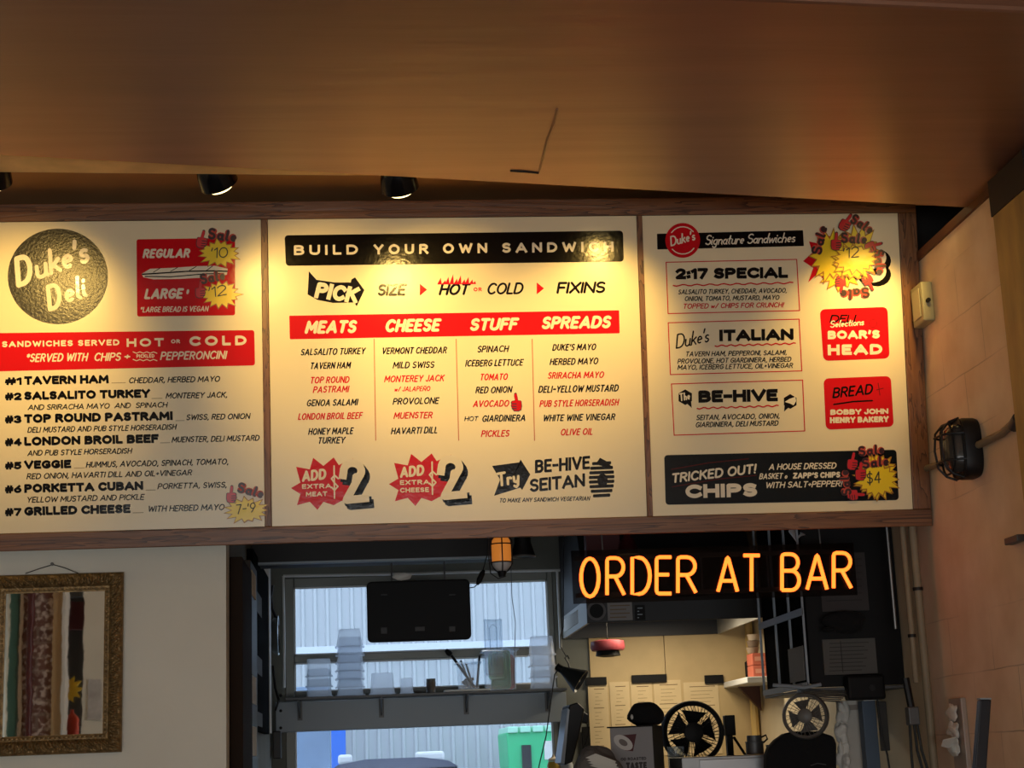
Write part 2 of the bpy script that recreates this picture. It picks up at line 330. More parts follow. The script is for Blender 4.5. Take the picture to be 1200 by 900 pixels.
def car():
    Yc = 6.6; X0, X1 = float(atY(372, 890, Yc)[0]), float(atY(548, 890, Yc)[0]); zr = float(atY(455, 889, Yc)[2]); cx = (X0+X1)/2; hw = .8
    r = thing('car', (cx, Yc+.2, -.02), 'dark blue car parked outside with its roof showing at the sill', 'car')
    ML = mat('car_paint', (62, 76, 104), .25, metal=.4, coat=.6); GL = mat('car_glass', (40, 50, 62), .1)
    b = MB()   # body, seen from its tail: section swept along Y
    sec = [(-hw, .25), (-hw-.02, .55), (-hw+.0, .88), (hw, .88), (hw+.02, .55), (hw, .25)]
    b.prism([(cx+u, Yc-.9, w) for u, w in sec], (0, 3.6, 0)); b.build('body', ML, r, bevel=.05)
    g = MB(); lo = [(-hw+.02, .88), (hw-.02, .88)]
    rw = float(atY(520, 890, Yc)[0]-atY(395, 890, Yc)[0])/2
    g.add([(cx-hw+.04, Yc-.7, .87), (cx+hw-.04, Yc-.7, .87), (cx+rw+.05, Yc-.35, zr-.06), (cx-rw-.05, Yc-.35, zr-.06),
           (cx-hw+.04, Yc+1.9, .87), (cx+hw-.04, Yc+1.9, .87), (cx+rw+.05, Yc+1.3, zr-.06), (cx-rw-.05, Yc+1.3, zr-.06)],
          [(0, 1, 2, 3), (7, 6, 5, 4), (0, 4, 5, 1), (1, 5, 6, 2), (2, 6, 7, 3), (3, 7, 4, 0)]); g.build('cabin_glass', GL, r)
    rf = MB(); pr = [(-rw-.07, zr-.075), (-rw, zr-.03), (-rw*.5, zr), (rw*.5, zr), (rw, zr-.03), (rw+.07, zr-.075)]
    rf.prism([(cx+u, Yc-.4, w) for u, w in pr], (0, 1.75, 0)); rf.build('roof', ML, r, smooth=True)
    for s in (-1, 1):
        q = MB(); xa, xb = ((396, 413), (487, 521))[s > 0]; q.box((atY(xa, 890, Yc-.1)[0], Yc-.1, zr-.03), (atY(xb, 890, Yc-.1)[0], Yc+.04, zr+.04)); q.build('roof_rack_foot', WHITEM, r, bevel=.02)
        for yy in (Yc-.3, Yc+2.5):
            w = MB(); w.lathe([(.0, 0), (.2, 0), (.31, .02), (.31, .2), (.2, .22), (0, .22)], (cx+s*hw-(.22 if s > 0 else 0), yy, .29), (1, 0, 0), 20); w.build('wheel', BLACKP, r, smooth=True)
car()
def bin_():
    Yg = 10.2; X0, X1 = float(atY(594, 880, Yg)[0]), float(atY(668, 880, Yg)[0]); z1 = float(atY(620, 857, Yg)[2])
    r = thing('dumpster', ((X0+X1)/2, Yg+.5, -.02), 'bright green dumpster outside behind the right end of the window', 'dumpster')
    G = mat('dumpster_green', (52, 196, 128), .5, var=.08)
    MB().prism([(X0+.06, Yg, -.02), (X1-.06, Yg, -.02), (X1, Yg, z1), (X0, Yg, z1)], (0, 1.1, 0)).build('body', G, r, bevel=.02)
    rb = MB()
    for k in range(5): xx = X0+(X1-X0)*(k+.5)/5; rb.box((xx-.05, Yg-.04, z1-.01), (xx+.05, Yg+1.1, z1+.05))
    rb.build('lid_rib', mat('pale_green', (176, 236, 206), .5), r, bevel=.01)
    MB().pbox(612, 873, 623, 905, Yg-.03, Yg-.001, zbot=.9).build('slot', DARKP, r)
    MB().pbox(638, 868, 651, 890, Yg-.012, Yg-.001).build('notice', PAPER, r)
bin_()

# ------------------------------------------------------------------ lettering: a small stroke alphabet
def arc(cx, cy, rx, ry, a0, a1, n=9):
    return [(cx+rx*math.cos(math.radians(a0+(a1-a0)*i/n)), cy+ry*math.sin(math.radians(a0+(a1-a0)*i/n))) for i in range(n+1)]
G = {
 'A': (.78, [[(0, 0), (.39, 1), (.78, 0)], [(.14, .3), (.64, .3)]]),
 'B': (.6, [[(0, 0), (0, 1), (.3, 1)]+arc(.3, .77, .26, .23, 90, -90)+[(0, .54)], [(.3, .54)]+arc(.32, .27, .28, .27, 90, -90)+[(0, 0)]]),
 'C': (.66, [arc(.38, .5, .38, .5, 45, 315, 14)]),
 'D': (.68, [[(0, 0), (0, 1), (.25, 1)]+arc(.27, .5, .41, .5, 90, -90, 10)+[(0, 0)]]),
 'E': (.5, [[(.5, 1), (0, 1), (0, 0), (.5, 0)], [(0, .52), (.42, .52)]]),
 'F': (.5, [[(.5, 1), (0, 1), (0, 0)], [(0, .52), (.42, .52)]]),
 'G': (.7, [arc(.38, .5, .38, .5, 45, 330, 14)+[(.7, .45), (.42, .45)]]),
 'H': (.64, [[(0, 0), (0, 1)], [(.64, 0), (.64, 1)], [(0, .52), (.64, .52)]]),
 'I': (.02, [[(0, 0), (0, 1)]]),
 'J': (.42, [[(.42, 1), (.42, .25)]+arc(.21, .25, .21, .25, 0, -160, 7)]),
 'K': (.62, [[(0, 0), (0, 1)], [(.6, 1), (.02, .45)], [(.2, .62), (.62, 0)]]),
 'L': (.46, [[(0, 1), (0, 0), (.46, 0)]]),
 'M': (.84, [[(0, 0), (.04, 1), (.42, .3), (.8, 1), (.84, 0)]]),
 'N': (.66, [[(0, 0), (0, 1), (.66, 0), (.66, 1)]]),
 'O': (.78, [arc(.39, .5, .39, .5, 90, 450, 18)]),
 'P': (.58, [[(0, 0), (0, 1), (.3, 1)]+arc(.3, .74, .28, .26, 90, -90)+[(0, .48)]]),
 'Q': (.78, [arc(.39, .5, .39, .5, 90, 450, 18), [(.5, .25), (.78, 0)]]),
 'R': (.6, [[(0, 0), (0, 1), (.3, 1)]+arc(.3, .75, .27, .25, 90, -90)+[(0, .5)], [(.28, .5), (.6, 0)]]),
 'S': (.54, [arc(.27, .76, .26, .24, 35, 270, 9)+arc(.27, .26, .27, .26, 90, -150, 9)]),
 'T': (.6, [[(0, 1), (.6, 1)], [(.3, 1), (.3, 0)]]),
 'U': (.62, [[(0, 1), (0, .32)]+arc(.31, .32, .31, .32, 180, 360, 10)+[(.62, 1)]]),
 'V': (.72, [[(0, 1), (.36, 0), (.72, 1)]]),
 'W': (1.0, [[(0, 1), (.24, 0), (.5, .85), (.76, 0), (1.0, 1)]]),
 'X': (.64, [[(0, 0), (.64, 1)], [(0, 1), (.64, 0)]]),
 'Y': (.66, [[(0, 1), (.33, .45), (.66, 1)], [(.33, .45), (.33, 0)]]),
 'Z': (.6, [[(0, 1), (.6, 1), (0, 0), (.6, 0)]]),
 '0': (.6, [arc(.3, .5, .3, .5, 90, 450, 16)]), '1': (.2, [[(0, .8), (.2, 1), (.2, 0)]]),
 '2': (.54, [arc(.27, .72, .26, .28, 160, -30, 9)+[(0, 0), (.54, 0)]]),
 '3': (.54, [arc(.25, .76, .25, .24, 150, -90, 8)+arc(.25, .26, .28, .26, 90, -150, 8)]),
 '4': (.58, [[(.42, 0), (.42, 1), (0, .3), (.58, .3)]]),
 '5': (.54, [[(.5, 1), (.06, 1), (.03, .55)]+arc(.25, .32, .28, .32, 110, -150, 9)]),
 '6': (.56, [[(.44, 1), (.1, .5)]+arc(.28, .3, .28, .3, 150, 510, 14)]),
 '7': (.54, [[(0, 1), (.54, 1), (.18, 0)]]), '9': (.56, [[(.12, 0), (.46, .5)]+arc(.28, .7, .28, .3, -30, 330, 14)]),
 '#': (.62, [[(.1, 0), (.22, 1)], [(.4, 0), (.52, 1)], [(0, .34), (.6, .34)], [(.03, .68), (.62, .68)]]),
 '$': (.54, [arc(.27, .74, .26, .2, 35, 270, 9)+arc(.27, .3, .27, .24, 90, -150, 9), [(.27, -.12), (.27, 1.14)]]),
 "'": (.06, [[(.06, 1.0), (.0, .72)]]), ',': (.08, [[(.08, .06), (0, -.16)]]), '.': (.04, [[(0, 0), (.04, .02)]]),
 '-': (.34, [[(0, .48), (.34, .48)]]), '+': (.36, [[(0, .45), (.36, .45)], [(.18, .65), (.18, .25)]]),
 '*': (.32, [[(.16, 1), (.16, .6)], [(0, .9), (.32, .7)], [(0, .7), (.32, .9)]]),
 '!': (.06, [[(.06, 1), (.02, .32)], [(0, .03), (.02, 0)]]), '/': (.4, [[(0, 0), (.4, 1)]]), ':': (.04, [[(0, .1), (.04, .12)], [(0, .62), (.04, .64)]]),
 '~': (.4, [[(0, .42), (.1, .52), (.3, .4), (.4, .5)]]), 'Ñ': (.66, [[(0, 0), (0, .8), (.66, 0), (.66, .8)], [(.1, 1), (.25, 1.1), (.4, .98), (.56, 1.08)]]),
 'a': (.44, [arc(.2, .26, .2, .25, 50, 350, 10)+[(.42, .5), (.38, .12), (.46, 0)]]), 'c': (.36, [arc(.2, .25, .2, .25, 50, 310, 9)]),
 'd': (.46, [arc(.2, .25, .2, .25, 50, 350, 10)+[(.46, 1.0), (.38, .12), (.46, 0)]]), 'e': (.4, [[(.04, .26), (.36, .3)]+arc(.2, .27, .18, .24, 15, 300, 10)]),
 'g': (.44, [arc(.2, .26, .2, .25, 50, 350, 10)+[(.42, .5), (.36, -.2)]+arc(.18, -.2, .18, .16, 0, -170, 7)]), 'h': (.44, [[(.06, 1), (0, 0)], [(.02, .3)]+arc(.22, .32, .2, .18, 150, 0, 6)+[(.4, 0)]]),
 'i': (.1, [[(.02, .5), (0, .08), (.1, 0)], [(.05, .72), (.06, .76)]]), 'k': (.42, [[(.08, 1), (0, 0)], [(.4, .52), (.04, .24)], [(.16, .32), (.42, 0)]]),
 'l': (.12, [[(.1, 1), (0, .1), (.12, 0)]]), 'n': (.44, [[(.02, .5), (0, 0)], [(.01, .3)]+arc(.22, .32, .2, .18, 150, 0, 6)+[(.4, .08), (.46, 0)]]),
 'o': (.4, [arc(.2, .25, .2, .25, 90, 450, 12)]), 'r': (.3, [[(.02, .5), (0, 0)], [(.01, .3)]+arc(.18, .32, .16, .18, 150, 40, 5)]),
 's': (.3, [arc(.16, .38, .14, .12, 40, 250, 6)+arc(.15, .13, .15, .13, 80, -150, 7)]), 't': (.28, [[(.14, .9), (.08, .1), (.22, 0)], [(0, .56), (.28, .58)]]),
 'u': (.44, [[(.02, .5), (0, .18)]+arc(.2, .18, .2, .18, 180, 350, 7)+[(.42, .5), (.4, .08), (.46, 0)]]), 'w': (.62, [[(0, .5), (.1, 0), (.31, .44), (.44, 0), (.62, .5)]]),
 'y': (.42, [[(.02, .5), (.04, .14), (.22, .04), (.38, .2), (.42, .5), (.34, -.2), (.18, -.36), (.02, -.24)]]),
}
class Print:
    """flat lettering and shapes laid on the board plane, drawn in the frame's pixel grid and carried onto the plane"""
    def __init__(s, off, mp=bd): s.m = MB(); s.off = off; s.k = 0; s.mp = mp
    def poly(s, pts, lift=0.):
        s.k += 1; o = s.off+lift+(s.k % 24)*6e-6
        s.m.add([s.mp(x, y, o) for x, y in pts], [tuple(range(len(pts)))]); return s
    def line(s, pts, hw, rnd=True, lift=0.):
        P = [np.array(p, float) for p in pts]
        for i in range(len(P)-1):
            a, b = P[i], P[i+1]; d = b-a; L = np.hypot(*d)
            if L < 1e-6: continue
            d /= L; nn = np.array([-d[1], d[0]])*hw
            if not rnd:
                if i == 0: a = a-d*hw
                if i == len(P)-2: b = b+d*hw
            s.poly([a+nn, b+nn, b-nn, a-nn], lift)
        for i, p in enumerate(P):
            if (i in (0, len(P)-1)) and not rnd: continue
            if 0 < i < len(P)-1:
                u, v = P[i]-P[i-1], P[i+1]-P[i]
                if abs(u[0]*v[1]-u[1]*v[0]) < .12*np.hypot(*u)*np.hypot(*v)+1e-9 and u@v > 0: continue
            s.poly([(p[0]+hw*math.cos(q*math.pi/4), p[1]+hw*math.sin(q*math.pi/4)) for q in range(8)], lift)
        return s
    def text(s, t, x0, y0, x1, y1, h, wt=.085, slant=.22, rnd=True, tr=.07, lift=0., wob=0., warp=None):
        hw = wt*h; dx, dy = x1-x0, y1-y0; L = math.hypot(dx, dy); ux, uy = dx/L, dy/L
        gl = [(G[c] if c in G else None) for c in t]; gap = tr*h; sp = .34
        n = sum(1 for c in t if c != ' '); tot = sum(g[0] if g else sp for g in gl); L2 = L-slant*h*.8
        k = (L2-2*hw*n-gap*(len(t)-1))/tot
        if k < .25*h: gap *= .4; k = (L2-2*hw*n-gap*(len(t)-1))/tot
        k = max(k, .18*h); pen = 0.
        for c, g in zip(t, gl):
            if g is None: pen += sp*k+gap; continue
            jy = random.uniform(-wob, wob)*h
            for st in g[1]:
                q = []
                for (gx, gy) in st:
                    X = pen+hw+gx*k; Y = hw+gy*(h-2*hw)+jy; X += slant*(Y-hw)
                    if warp: q.append(warp(X/L, Y/h))
                    else: q.append((x0+ux*X+uy*Y, y0+uy*X-ux*Y))
                s.line(q, hw, rnd, lift)
            pen += g[0]*k+2*hw+gap
        return s
    def rrect(s, tl, tr, br, bl, r=2., lift=0.):
        c = [np.array(p, float) for p in (tl, tr, br, bl)]; out = []
        for i in range(4):
            p, a, b = c[i], c[i-1], c[(i+1) % 4]; u = (a-p)/np.hypot(*(a-p)); v = (b-p)/np.hypot(*(b-p))
            for q in range(5):
                w = q/4*math.pi/2; out.append(p+u*r*(1-math.sin(w))+v*r*(1-math.cos(w)))
        return s.poly(out, lift)
    def ell(s, cx, cy, rx, ry, lift=0., n=40): return s.poly([(cx+rx*math.cos(2*math.pi*i/n), cy+ry*math.sin(2*math.pi*i/n)) for i in range(n)], lift)
    def outline(s, pts, w): return s.line(list(pts)+[pts[0]], w/2, False)
    def star(s, cx, cy, rx, ry, n, inner=.68, seed=0, lift=0., rot=0.):
        g = random.Random(seed); pts = []
        for i in range(2*n):
            a = rot+math.pi*i/n; q = (g.uniform(.86, 1.1) if i % 2 == 0 else inner*g.uniform(.92, 1.06)); pts.append((cx+rx*q*math.cos(a), cy+ry*q*math.sin(a)))
        b = len(s.m.v); s.k += 1; o = s.off+lift+(s.k % 24)*6e-6       # fan, so the concave outline fills cleanly
        s.m.add([s.mp(cx, cy, o)]+[s.mp(x, y, o) for x, y in pts], [(0, 1+i, 1+(i+1) % len(pts)) for i in range(len(pts))]); return s
    def build(s, name, m, parent): return s.m.build(name, m, parent, recalc=False)

def sl(y): return -.0099-.017*(y-258)/367      # how the board's rows fall in the frame
def T(p, t, x0, y0, x1, h, **k): return p.text(t, x0, y0, x1, y0+sl(y0)*(x1-x0), h, **k)
SANS = dict(wt=.152, slant=0, rnd=False, tr=.045); BR = dict(wt=.085, slant=.24, tr=.06, wob=.02); BRB = dict(wt=.115, slant=.24, tr=.04)

# ------------------------------------------------------------------ menu board
board = thing('menu_board', (.4, 0, Z0), 'long cream painted sandwich menu board in an oak frame above the kitchen opening', 'menu board')
UV = np.array([0, -math.sin(TILT), math.cos(TILT)])
def bbox(mb, X0, X1, v0, v1, d0, d1):   # a box in board coordinates
    P = []
    for d in (d1, d0):
        for (X, v) in ((X0, v0), (X1, v0), (X1, v1), (X0, v1)): P.append(BO+np.array([X, 0, 0])+UV*v+BN*d)
    mb.hexa(P); return mb
def vv(x, y): p = bd(x, y); return float((p-BO)@UV)
vb0, vb1, vt0, vt1 = 0.0+vv(320, 637.5), vv(320, 617), vv(320, 257), vv(320, 236.5)
XF = 2.103; XP = 2.034
rails = MB(); bbox(rails, -1.9, XF, vb0, vb1, -.03, .008); rails.build('frame_rail', WOOD_H, board, bevel=.003)
rails = MB(); bbox(rails, -1.9, XF, vt0, vt1, -.03, .008); rails.build('frame_rail', WOOD_H, board, bevel=.003)
bbox(MB(), XP, XF, vb1, vt0, -.03, .0075).build('frame_stile', WOOD_V, board, bevel=.003)
bbox(MB(), -1.9, -1.83, vb1, vt0, -.03, .0075).build('frame_stile', WOOD_V, board, bevel=.003)
bbox(MB(), -.350, -.326, vb1, vt0, -.03, .007).build('mullion', WOOD_V, board, bevel=.002)
bbox(MB(), 1.0355, 1.056, vb1, vt0, -.03, .007).build('mullion', WOOD_V, board, bevel=.002)
bk = MB(); bbox(bk, -1.88, XF-.02, vb0+.02, vt1-.02, -.06, -.031); bk.build('backing', DARKP, board)
pl = bbox(MB(), -1.829, -.351, vb1+.001, vt0-.001, -.03, 0).build('panel', CREAM, board)
pm = bbox(MB(), -.325, 1.0345, vb1+.001, vt0-.001, -.03, 0).build('panel', CREAM, board)
pr_ = bbox(MB(), 1.057, XP-.001, vb1+.001, vt0-.001, -.03, 0).build('panel', CREAM, board)
pl['label'] = 'left menu panel with numbered sandwiches'; pm['label'] = 'middle menu panel with four columns'; pr_['label'] = 'right menu panel with boxed specials'
O1, O2, O3, O4 = .0006, .0009, .0012, .0015
# --- left panel
Print(O1).ell(67.8, 324, 58.7, 56, n=64).build('logo_disc', DISC, pl)
q = Print(O2); q.text('D', 20, 338, 47, 329, 36, wt=.085, slant=.25); q.text("uke's", 43, 329, 111, 305, 31, wt=.075, slant=.2, tr=.0)
q.text('D', 57, 366, 80, 358, 31, wt=.085, slant=.25); q.text('eli', 77, 357, 108, 346, 28, wt=.075, slant=.2, tr=.02); q.build('logo_lettering', WHITE, pl)
Print(O1).rrect((160, 280.5), (275.5, 278.8), (275.5, 369.5), (160.8, 371), 2.5).build('price_box', RED, pl)
q = Print(O2); T(q, 'REGULAR', 167, 302.8, 224, 11, **BRB); T(q, 'LARGE', 169, 350.8, 216, 12.5, **BRB); T(q, '*', 217, 350, 222, 11, **BRB); T(q, '*LARGE BREAD IS VEGAN', 164, 366.2, 245, 6.6, **BR)
q.poly([(166, 321), (176, 315), (200, 314), (230, 312), (252, 311.5), (267, 315), (266, 322), (246, 325), (210, 327), (180, 327.5), (168, 325)])
T(q, 'SANDWICHES SERVED', 2.5, 407, 140, 7, wt=.13, slant=0, rnd=False, tr=.24); 
q.build('lettering', WHITE, pl)
q = Print(O3); q.line([(167, 321.5), (190, 320), (220, 318), (250, 317.5), (266, 318)], .8); q.line([(170, 324), (200, 324.5), (240, 321), (262, 320.5)], .6); q.line([(180, 319), (188, 314)], .4); q.line([(200, 318), (208, 313.5)], .4); q.line([(222, 317), (230, 312.5)], .4); q.line([(242, 317), (249, 312)], .4); q.build('sandwich_line_art', BLACK, pl)
Print(O1).rrect((-60, 391), (298, 386.8), (298.8, 428.2), (-60, 436.5), 3).build('header_band', RED, pl)
q = Print(O2); T(q, 'HOT', 148.5, 406.6, 192, 9.8, wt=.13, slant=0, rnd=False, tr=.4); T(q, 'OR', 200.5, 402.4, 211, 4.6, wt=.13, slant=0, rnd=False, tr=.2); T(q, 'COLD', 222, 405.6, 289, 11.4, wt=.14, slant=0, rnd=False, tr=.45)
T(q, '*SERVED WITH', 30, 424.6, 104, 10, **BR); T(q, 'CHIPS', 110, 423.4, 143, 10, **BR); T(q, '+', 145, 422.5, 154, 10, **BR); T(q, 'PEPPERONCINI', 187.5, 422.2, 267, 10, **BR)
T(q, 'PICKLED', 160, 419.5, 181, 4.2, wt=.11, slant=0, tr=.1)
for yy in (413.2, 422): q.line([(156+4*i, yy+(.8 if i % 2 else -.8)) for i in range(8)], .5)
q.build('lettering', WHITE, pl)
q = Print(O1)
for t, y, x1, h in (('#1 TAVERN HAM', 451.4, 127.5, 10), ('#2 SALSALITO TURKEY', 469.3, 176, 10), ('#3 TOP ROUND PASTRAMI', 496.4, 202.7, 10.4), ('#4 LONDON BROIL BEEF', 523, 186, 10.4), ('#5 VEGGIE', 550.4, 83.5, 10), ('#6 PORKETTA CUBAN', 578.2, 168, 10.4), ('#7 GRILLED CHEESE', 605, 153, 10.4)):
    T(q, t[:2], 6, y, 25.5, h*.9, **SANS); T(q, t[3:], 28.5, y+sl(y)*22, x1, h, **SANS)
q.build('sandwich_names', BLACK, pl)
q = Print(O1)
for t, x0, y, x1, h in (('CHEDDAR, HERBED MAYO', 150.7, 449.4, 258.7, 7), ('MONTEREY JACK,', 194, 467.4, 267.5, 7), ('AND SRIRACHA MAYO  AND  SPINACH', 32.5, 480.8, 197, 6.6), ('SWISS, RED ONION', 218, 492.6, 294, 7),
    ('DELI MUSTARD AND PUB STYLE HORSERADISH', 32, 507.4, 207.5, 6.8), ('MUENSTER, DELI MUSTARD', 201, 518.8, 305, 7), ('AND PUB STYLE HORSERADISH', 32, 534.4, 155.5, 6.8), ('HUMMUS, AVOCADO, SPINACH, TOMATO,', 100.5, 548.2, 269, 7.2),
    ('RED ONION, HAVARTI DILL AND OIL+VINEGAR', 31, 561.8, 226, 7), ('PORKETTA, SWISS,', 184.5, 573.4, 267, 7), ('YELLOW MUSTARD AND PICKLE', 31, 589.2, 170, 7), ('WITH HERBED MAYO', 173, 600.2, 264, 7.4)):
    T(q, t, x0, y, x1, h, **BR)
q.build('sandwich_descriptions', BLACK, pl)
for x0, x1, y in ((131, 147, 448.8), (178, 190, 467), (206, 216, 493), (188, 199, 519), (87, 99, 548.6), (171, 182, 574.5), (156, 168, 601)): Print(O1).line([(x0, y), (x1, y+sl(y)*(x1-x0))], .45).build('leader_line', mat('leader_grey', (168, 152, 118), .5), pl)
# --- middle panel
Print(O1).rrect((333.5, 275.8), (730, 270.3), (731, 306.6), (335, 311.6), 4).build('title_banner', BLACK, pm)
q = Print(O2)
for t, x0, y, x1 in (('BUILD', 344.5, 299.2, 419.5), ('YOUR', 438, 298.3, 502), ('OWN', 519, 297.2, 571), ('SANDWICH', 588.5, 296.4, 719)): T(q, t, x0, y, x1, 11.8, wt=.12, slant=0, rnd=False, tr=.5)
q.text('PICK', 368, 349, 420, 356, 19, wt=.13, slant=.12, tr=.02, rnd=False, lift=.0004)
for t, x0, y, x1, h in (('MEATS', 357, 391.4, 420, 15.5), ('CHEESE', 450.6, 389.6, 518, 15.5), ('STUFF', 550, 388, 609, 15), ('SPREADS', 634, 386, 718, 15)): T(q, t, x0, y, x1, h, wt=.12, slant=.26, tr=.03)
q.build('lettering', WHITE, pm)
q = Print(O1); q.poly([(362, 318), (371, 328), (392, 331), (411, 331), (412, 327.5), (416, 325), (427, 340), (418, 359), (415, 354.5), (390, 355), (372, 351.5), (360.5, 345)]); q.build('pick_arrow', BLACK, pm)
Print(O1).rrect((339, 370), (725.5, 363.6), (726.2, 390.6), (339.6, 397.6), 1).build('header_band', RED, pm)
q = Print(O1)
T(q, 'SIZE', 442, 347, 477, 14, wt=.1, slant=.2, tr=.02); T(q, 'HOT', 514, 346.3, 552, 14, wt=.1, slant=.3, tr=.02); T(q, 'COLD', 570, 345.4, 615, 14, wt=.085, slant=.26, tr=.02); T(q, 'FIXINS', 652, 344.4, 711, 14, wt=.1, slant=.2, tr=.02)
def rows(q, L):
    for t, x0, y, x1, *h in L: T(q, t, x0, y, x1, h[0] if h else 8, **BR)
rows(q, [('TAVERN HAM', 363, 432.8, 412), ('GENOA SALAMI', 359, 476.3, 420.5), ('HONEY MAPLE', 361, 509.8, 415), ('TURKEY', 372, 520.3, 405.4), ('SALSALITO TURKEY', 352, 416.6, 429), ('VERMONT CHEDDAR', 447, 415.4, 524.6), ('MILD SWISS', 460, 432, 510), ('PROVOLONE', 460, 474.4, 515.4), ('HAVARTI DILL', 458, 509, 514),
         ('SPINACH', 559, 413.2, 597), ('ICEBERG LETTUCE', 545, 429.8, 614), ('RED ONION', 557, 461.2, 601), ('HOT', 544, 493.6, 561, 5.6), ('GIARDINIERA', 564.6, 494.6, 617), ("DUKE'S MAYO", 647, 411.2, 699.5), ('HERBED MAYO', 644, 428, 702), ('DELI~YELLOW MUSTARD', 630.6, 460.6, 726, 8.4), ('WHITE WINE VINEGAR', 636, 494, 722)])
q.text('BE-HIVE', 627, 554.5, 692.5, 549.5, 15.5, wt=.1, slant=.08, tr=.04, rnd=False); q.text('SEITAN', 621, 577, 687, 570, 15.5, wt=.1, slant=.1, tr=.04, rnd=False); T(q, 'TO MAKE ANY SANDWICH VEGETARIAN', 585, 589.2, 692, 5.2, **BR)
q.build('lettering', BLACK, pm)
q = Print(O1)
for cx, cy in ((496, 339.5), (633, 338)): q.poly([(cx-4, cy-7), (cx+4.5, cy), (cx-4, cy+7)])
T(q, 'OR', 555, 341.5, 564.5, 4.6, wt=.12, slant=0, rnd=False, tr=.2)
for i, (x, h) in enumerate(((515, 8), (520, 5), (524, 9), (529, 12), (534, 7), (538, 11), (543, 6), (547, 9), (552, 6), (555, 4))): q.poly([(x-2.6, 333.5-.01*x+5), (x+1.5+.5*(i % 2), 333.5-h), (x+2.8, 333.5-.01*x+5)])
rows(q, [('TOP ROUND', 363, 449.6, 410.5), ('PASTRAMI', 366.5, 460.6, 410), ('LONDON BROIL BEEF', 349, 492.4, 425.6), ('MONTEREY JACK', 450, 448.3, 521.7), ('w/ JALAPEÑO', 462, 459, 505, 6), ('MUENSTER', 461, 491.2, 508),
         ('TOMATO', 562, 446, 596), ('AVOCADO', 554, 477.4, 597.6), ('PICKLES', 563.5, 512.3, 598), ('SRIRACHA MAYO', 641.6, 444.2, 708.7), ('PUB STYLE HORSERADISH', 632, 477.2, 726), ('OLIVE OIL', 656.6, 510.4, 696)])
q.build('red_lettering', RED, pm)
for x0, x1 in ((438.4, 440.3), (534.5, 537.5), (623.6, 626.4)): Print(O1).line([(x0, 397.5), (x0+(x1-x0), 516)], .55).build('column_rule', mat('rule_red', (196, 120, 88), .5), pm)
def thumb(fill, edge, cx, cy, s, rot=0., flip=1, lift=0.):
    ol = [(-.42, -.1), (-.34, -.2), (-.1, -.22), (-.06, -.55), (.0, -.92), (.12, -1.0), (.25, -.9), (.26, -.6), (.2, -.24), (.5, -.2), (.6, -.05), (.56, .1), (.62, .28), (.55, .42), (.54, .58), (.42, .68), (.36, .82), (-.1, .86), (-.36, .74), (-.44, .4)]
    c, n_ = math.cos(rot), math.sin(rot)
    def tr(p, k=1.): x, y = p[0]*flip*k*s, p[1]*k*s; return (cx+c*x-n_*y, cy+n_*x+c*y)
    def fan(P, pts, l):
        P.k += 1; o = P.off+l+(P.k % 24)*6e-6; P.m.add([P.mp(*tr((.05, .25)), o)]+[P.mp(*p, o) for p in pts], [(0, 1+i, 1+(i+1) % len(pts)) for i in range(len(pts))])
    fan(edge, [tr((.05+(x-.05)*1.14, .1+(y-.1)*1.1)) for x, y in ol], lift); fan(fill, [tr(p) for p in ol], lift+.0003)
    for yy in (.12, .38, .62): edge.line([tr((.1, yy)), tr((.5, yy-.03))], .05*s, lift=lift+.0005)
r1, r2 = Print(O1), Print(O1)
thumb(r1, r2, 606, 472, 11, rot=-.05, flip=-1); r1.build('thumbs_up', RED, pm); r2.build('thumbs_up_outline', SDARK, pm)
for dx, dy, wd in ((0, 0, 'MEAT'), (114.8, -4.6, 'CHEESE')):
    qr, qw, qb = Print(O1), Print(O3), Print(O2)
    cx, cy = 380+dx, 567+dy
    pts = [(341, 572), (352, 565.5), (347, 547), (363, 550), (367, 536.5), (379, 546), (391, 536), (397, 545), (414, 537.5), (410, 549), (412, 566), (411, 585), (400, 587), (391, 592), (379, 588), (372, 597.5), (363, 588), (348, 592), (352, 579)]
    qr.m.add([bd(cx, cy, O1)]+[bd(x+dx, y+dy, O1) for x, y in pts], [(0, 1+i, 1+(i+1) % len(pts)) for i in range(len(pts))])
    qw.text('ADD', 354+dx, 565+dy, 384+dx, 561.5+dy, 13, wt=.11, slant=.15, tr=.03); T(qw, 'EXTRA', 354+dx, 573+dy, 388.5+dx, 5.6, wt=.12, slant=0, tr=.2, rnd=False); T(qw, wd, (358.5 if wd == 'MEAT' else 354)+dx, 582+dy, (383.5 if wd == 'MEAT' else 388)+dx, 5.6, wt=.12, slant=0, tr=.15, rnd=False)
    qw.line([(391.5+dx, 546+dy), (392+dx, 584+dy)], .9); qw.line([(396.5+dx, 561+dy), (392+dx, 557+dy), (388.5+dx, 561+dy), (392+dx, 566+dy), (396+dx, 570+dy), (392+dx, 574.5+dy), (388.5+dx, 571+dy)], .9)
    two = [(402, 557)]+[(413+10.5*math.cos(math.radians(a)), 552+9.5*math.sin(math.radians(a))) for a in range(200, 401, 20)]+[(406, 586), (428, 584)]
    qb.line([(x+5+dx, y+6.5+dy) for x, y in two], 5.2, False); qb.line([(x+2.5+dx, y+3.2+dy) for x, y in two], 5.2, False)
    qw.line([(x+dx, y+dy) for x, y in two], 4.6, False)
    qr.build('price_burst', RED, pm); qb.build('price_shadow', BLACK, pm); qw.build('price_lettering', WHITE, pm)
q = Print(O1); q.m.add([bd(600, 561, O1)]+[bd(x, y, O1) for x, y in [(576.7, 546), (611, 541.5), (610, 538.5), (621.4, 556), (612, 574), (611, 571), (579, 581), (586, 562)]], [(0, 1+i, 1+(i+1) % 8) for i in range(8)]); q.build('try_arrow', BLACK, pm); q = Print(O1)
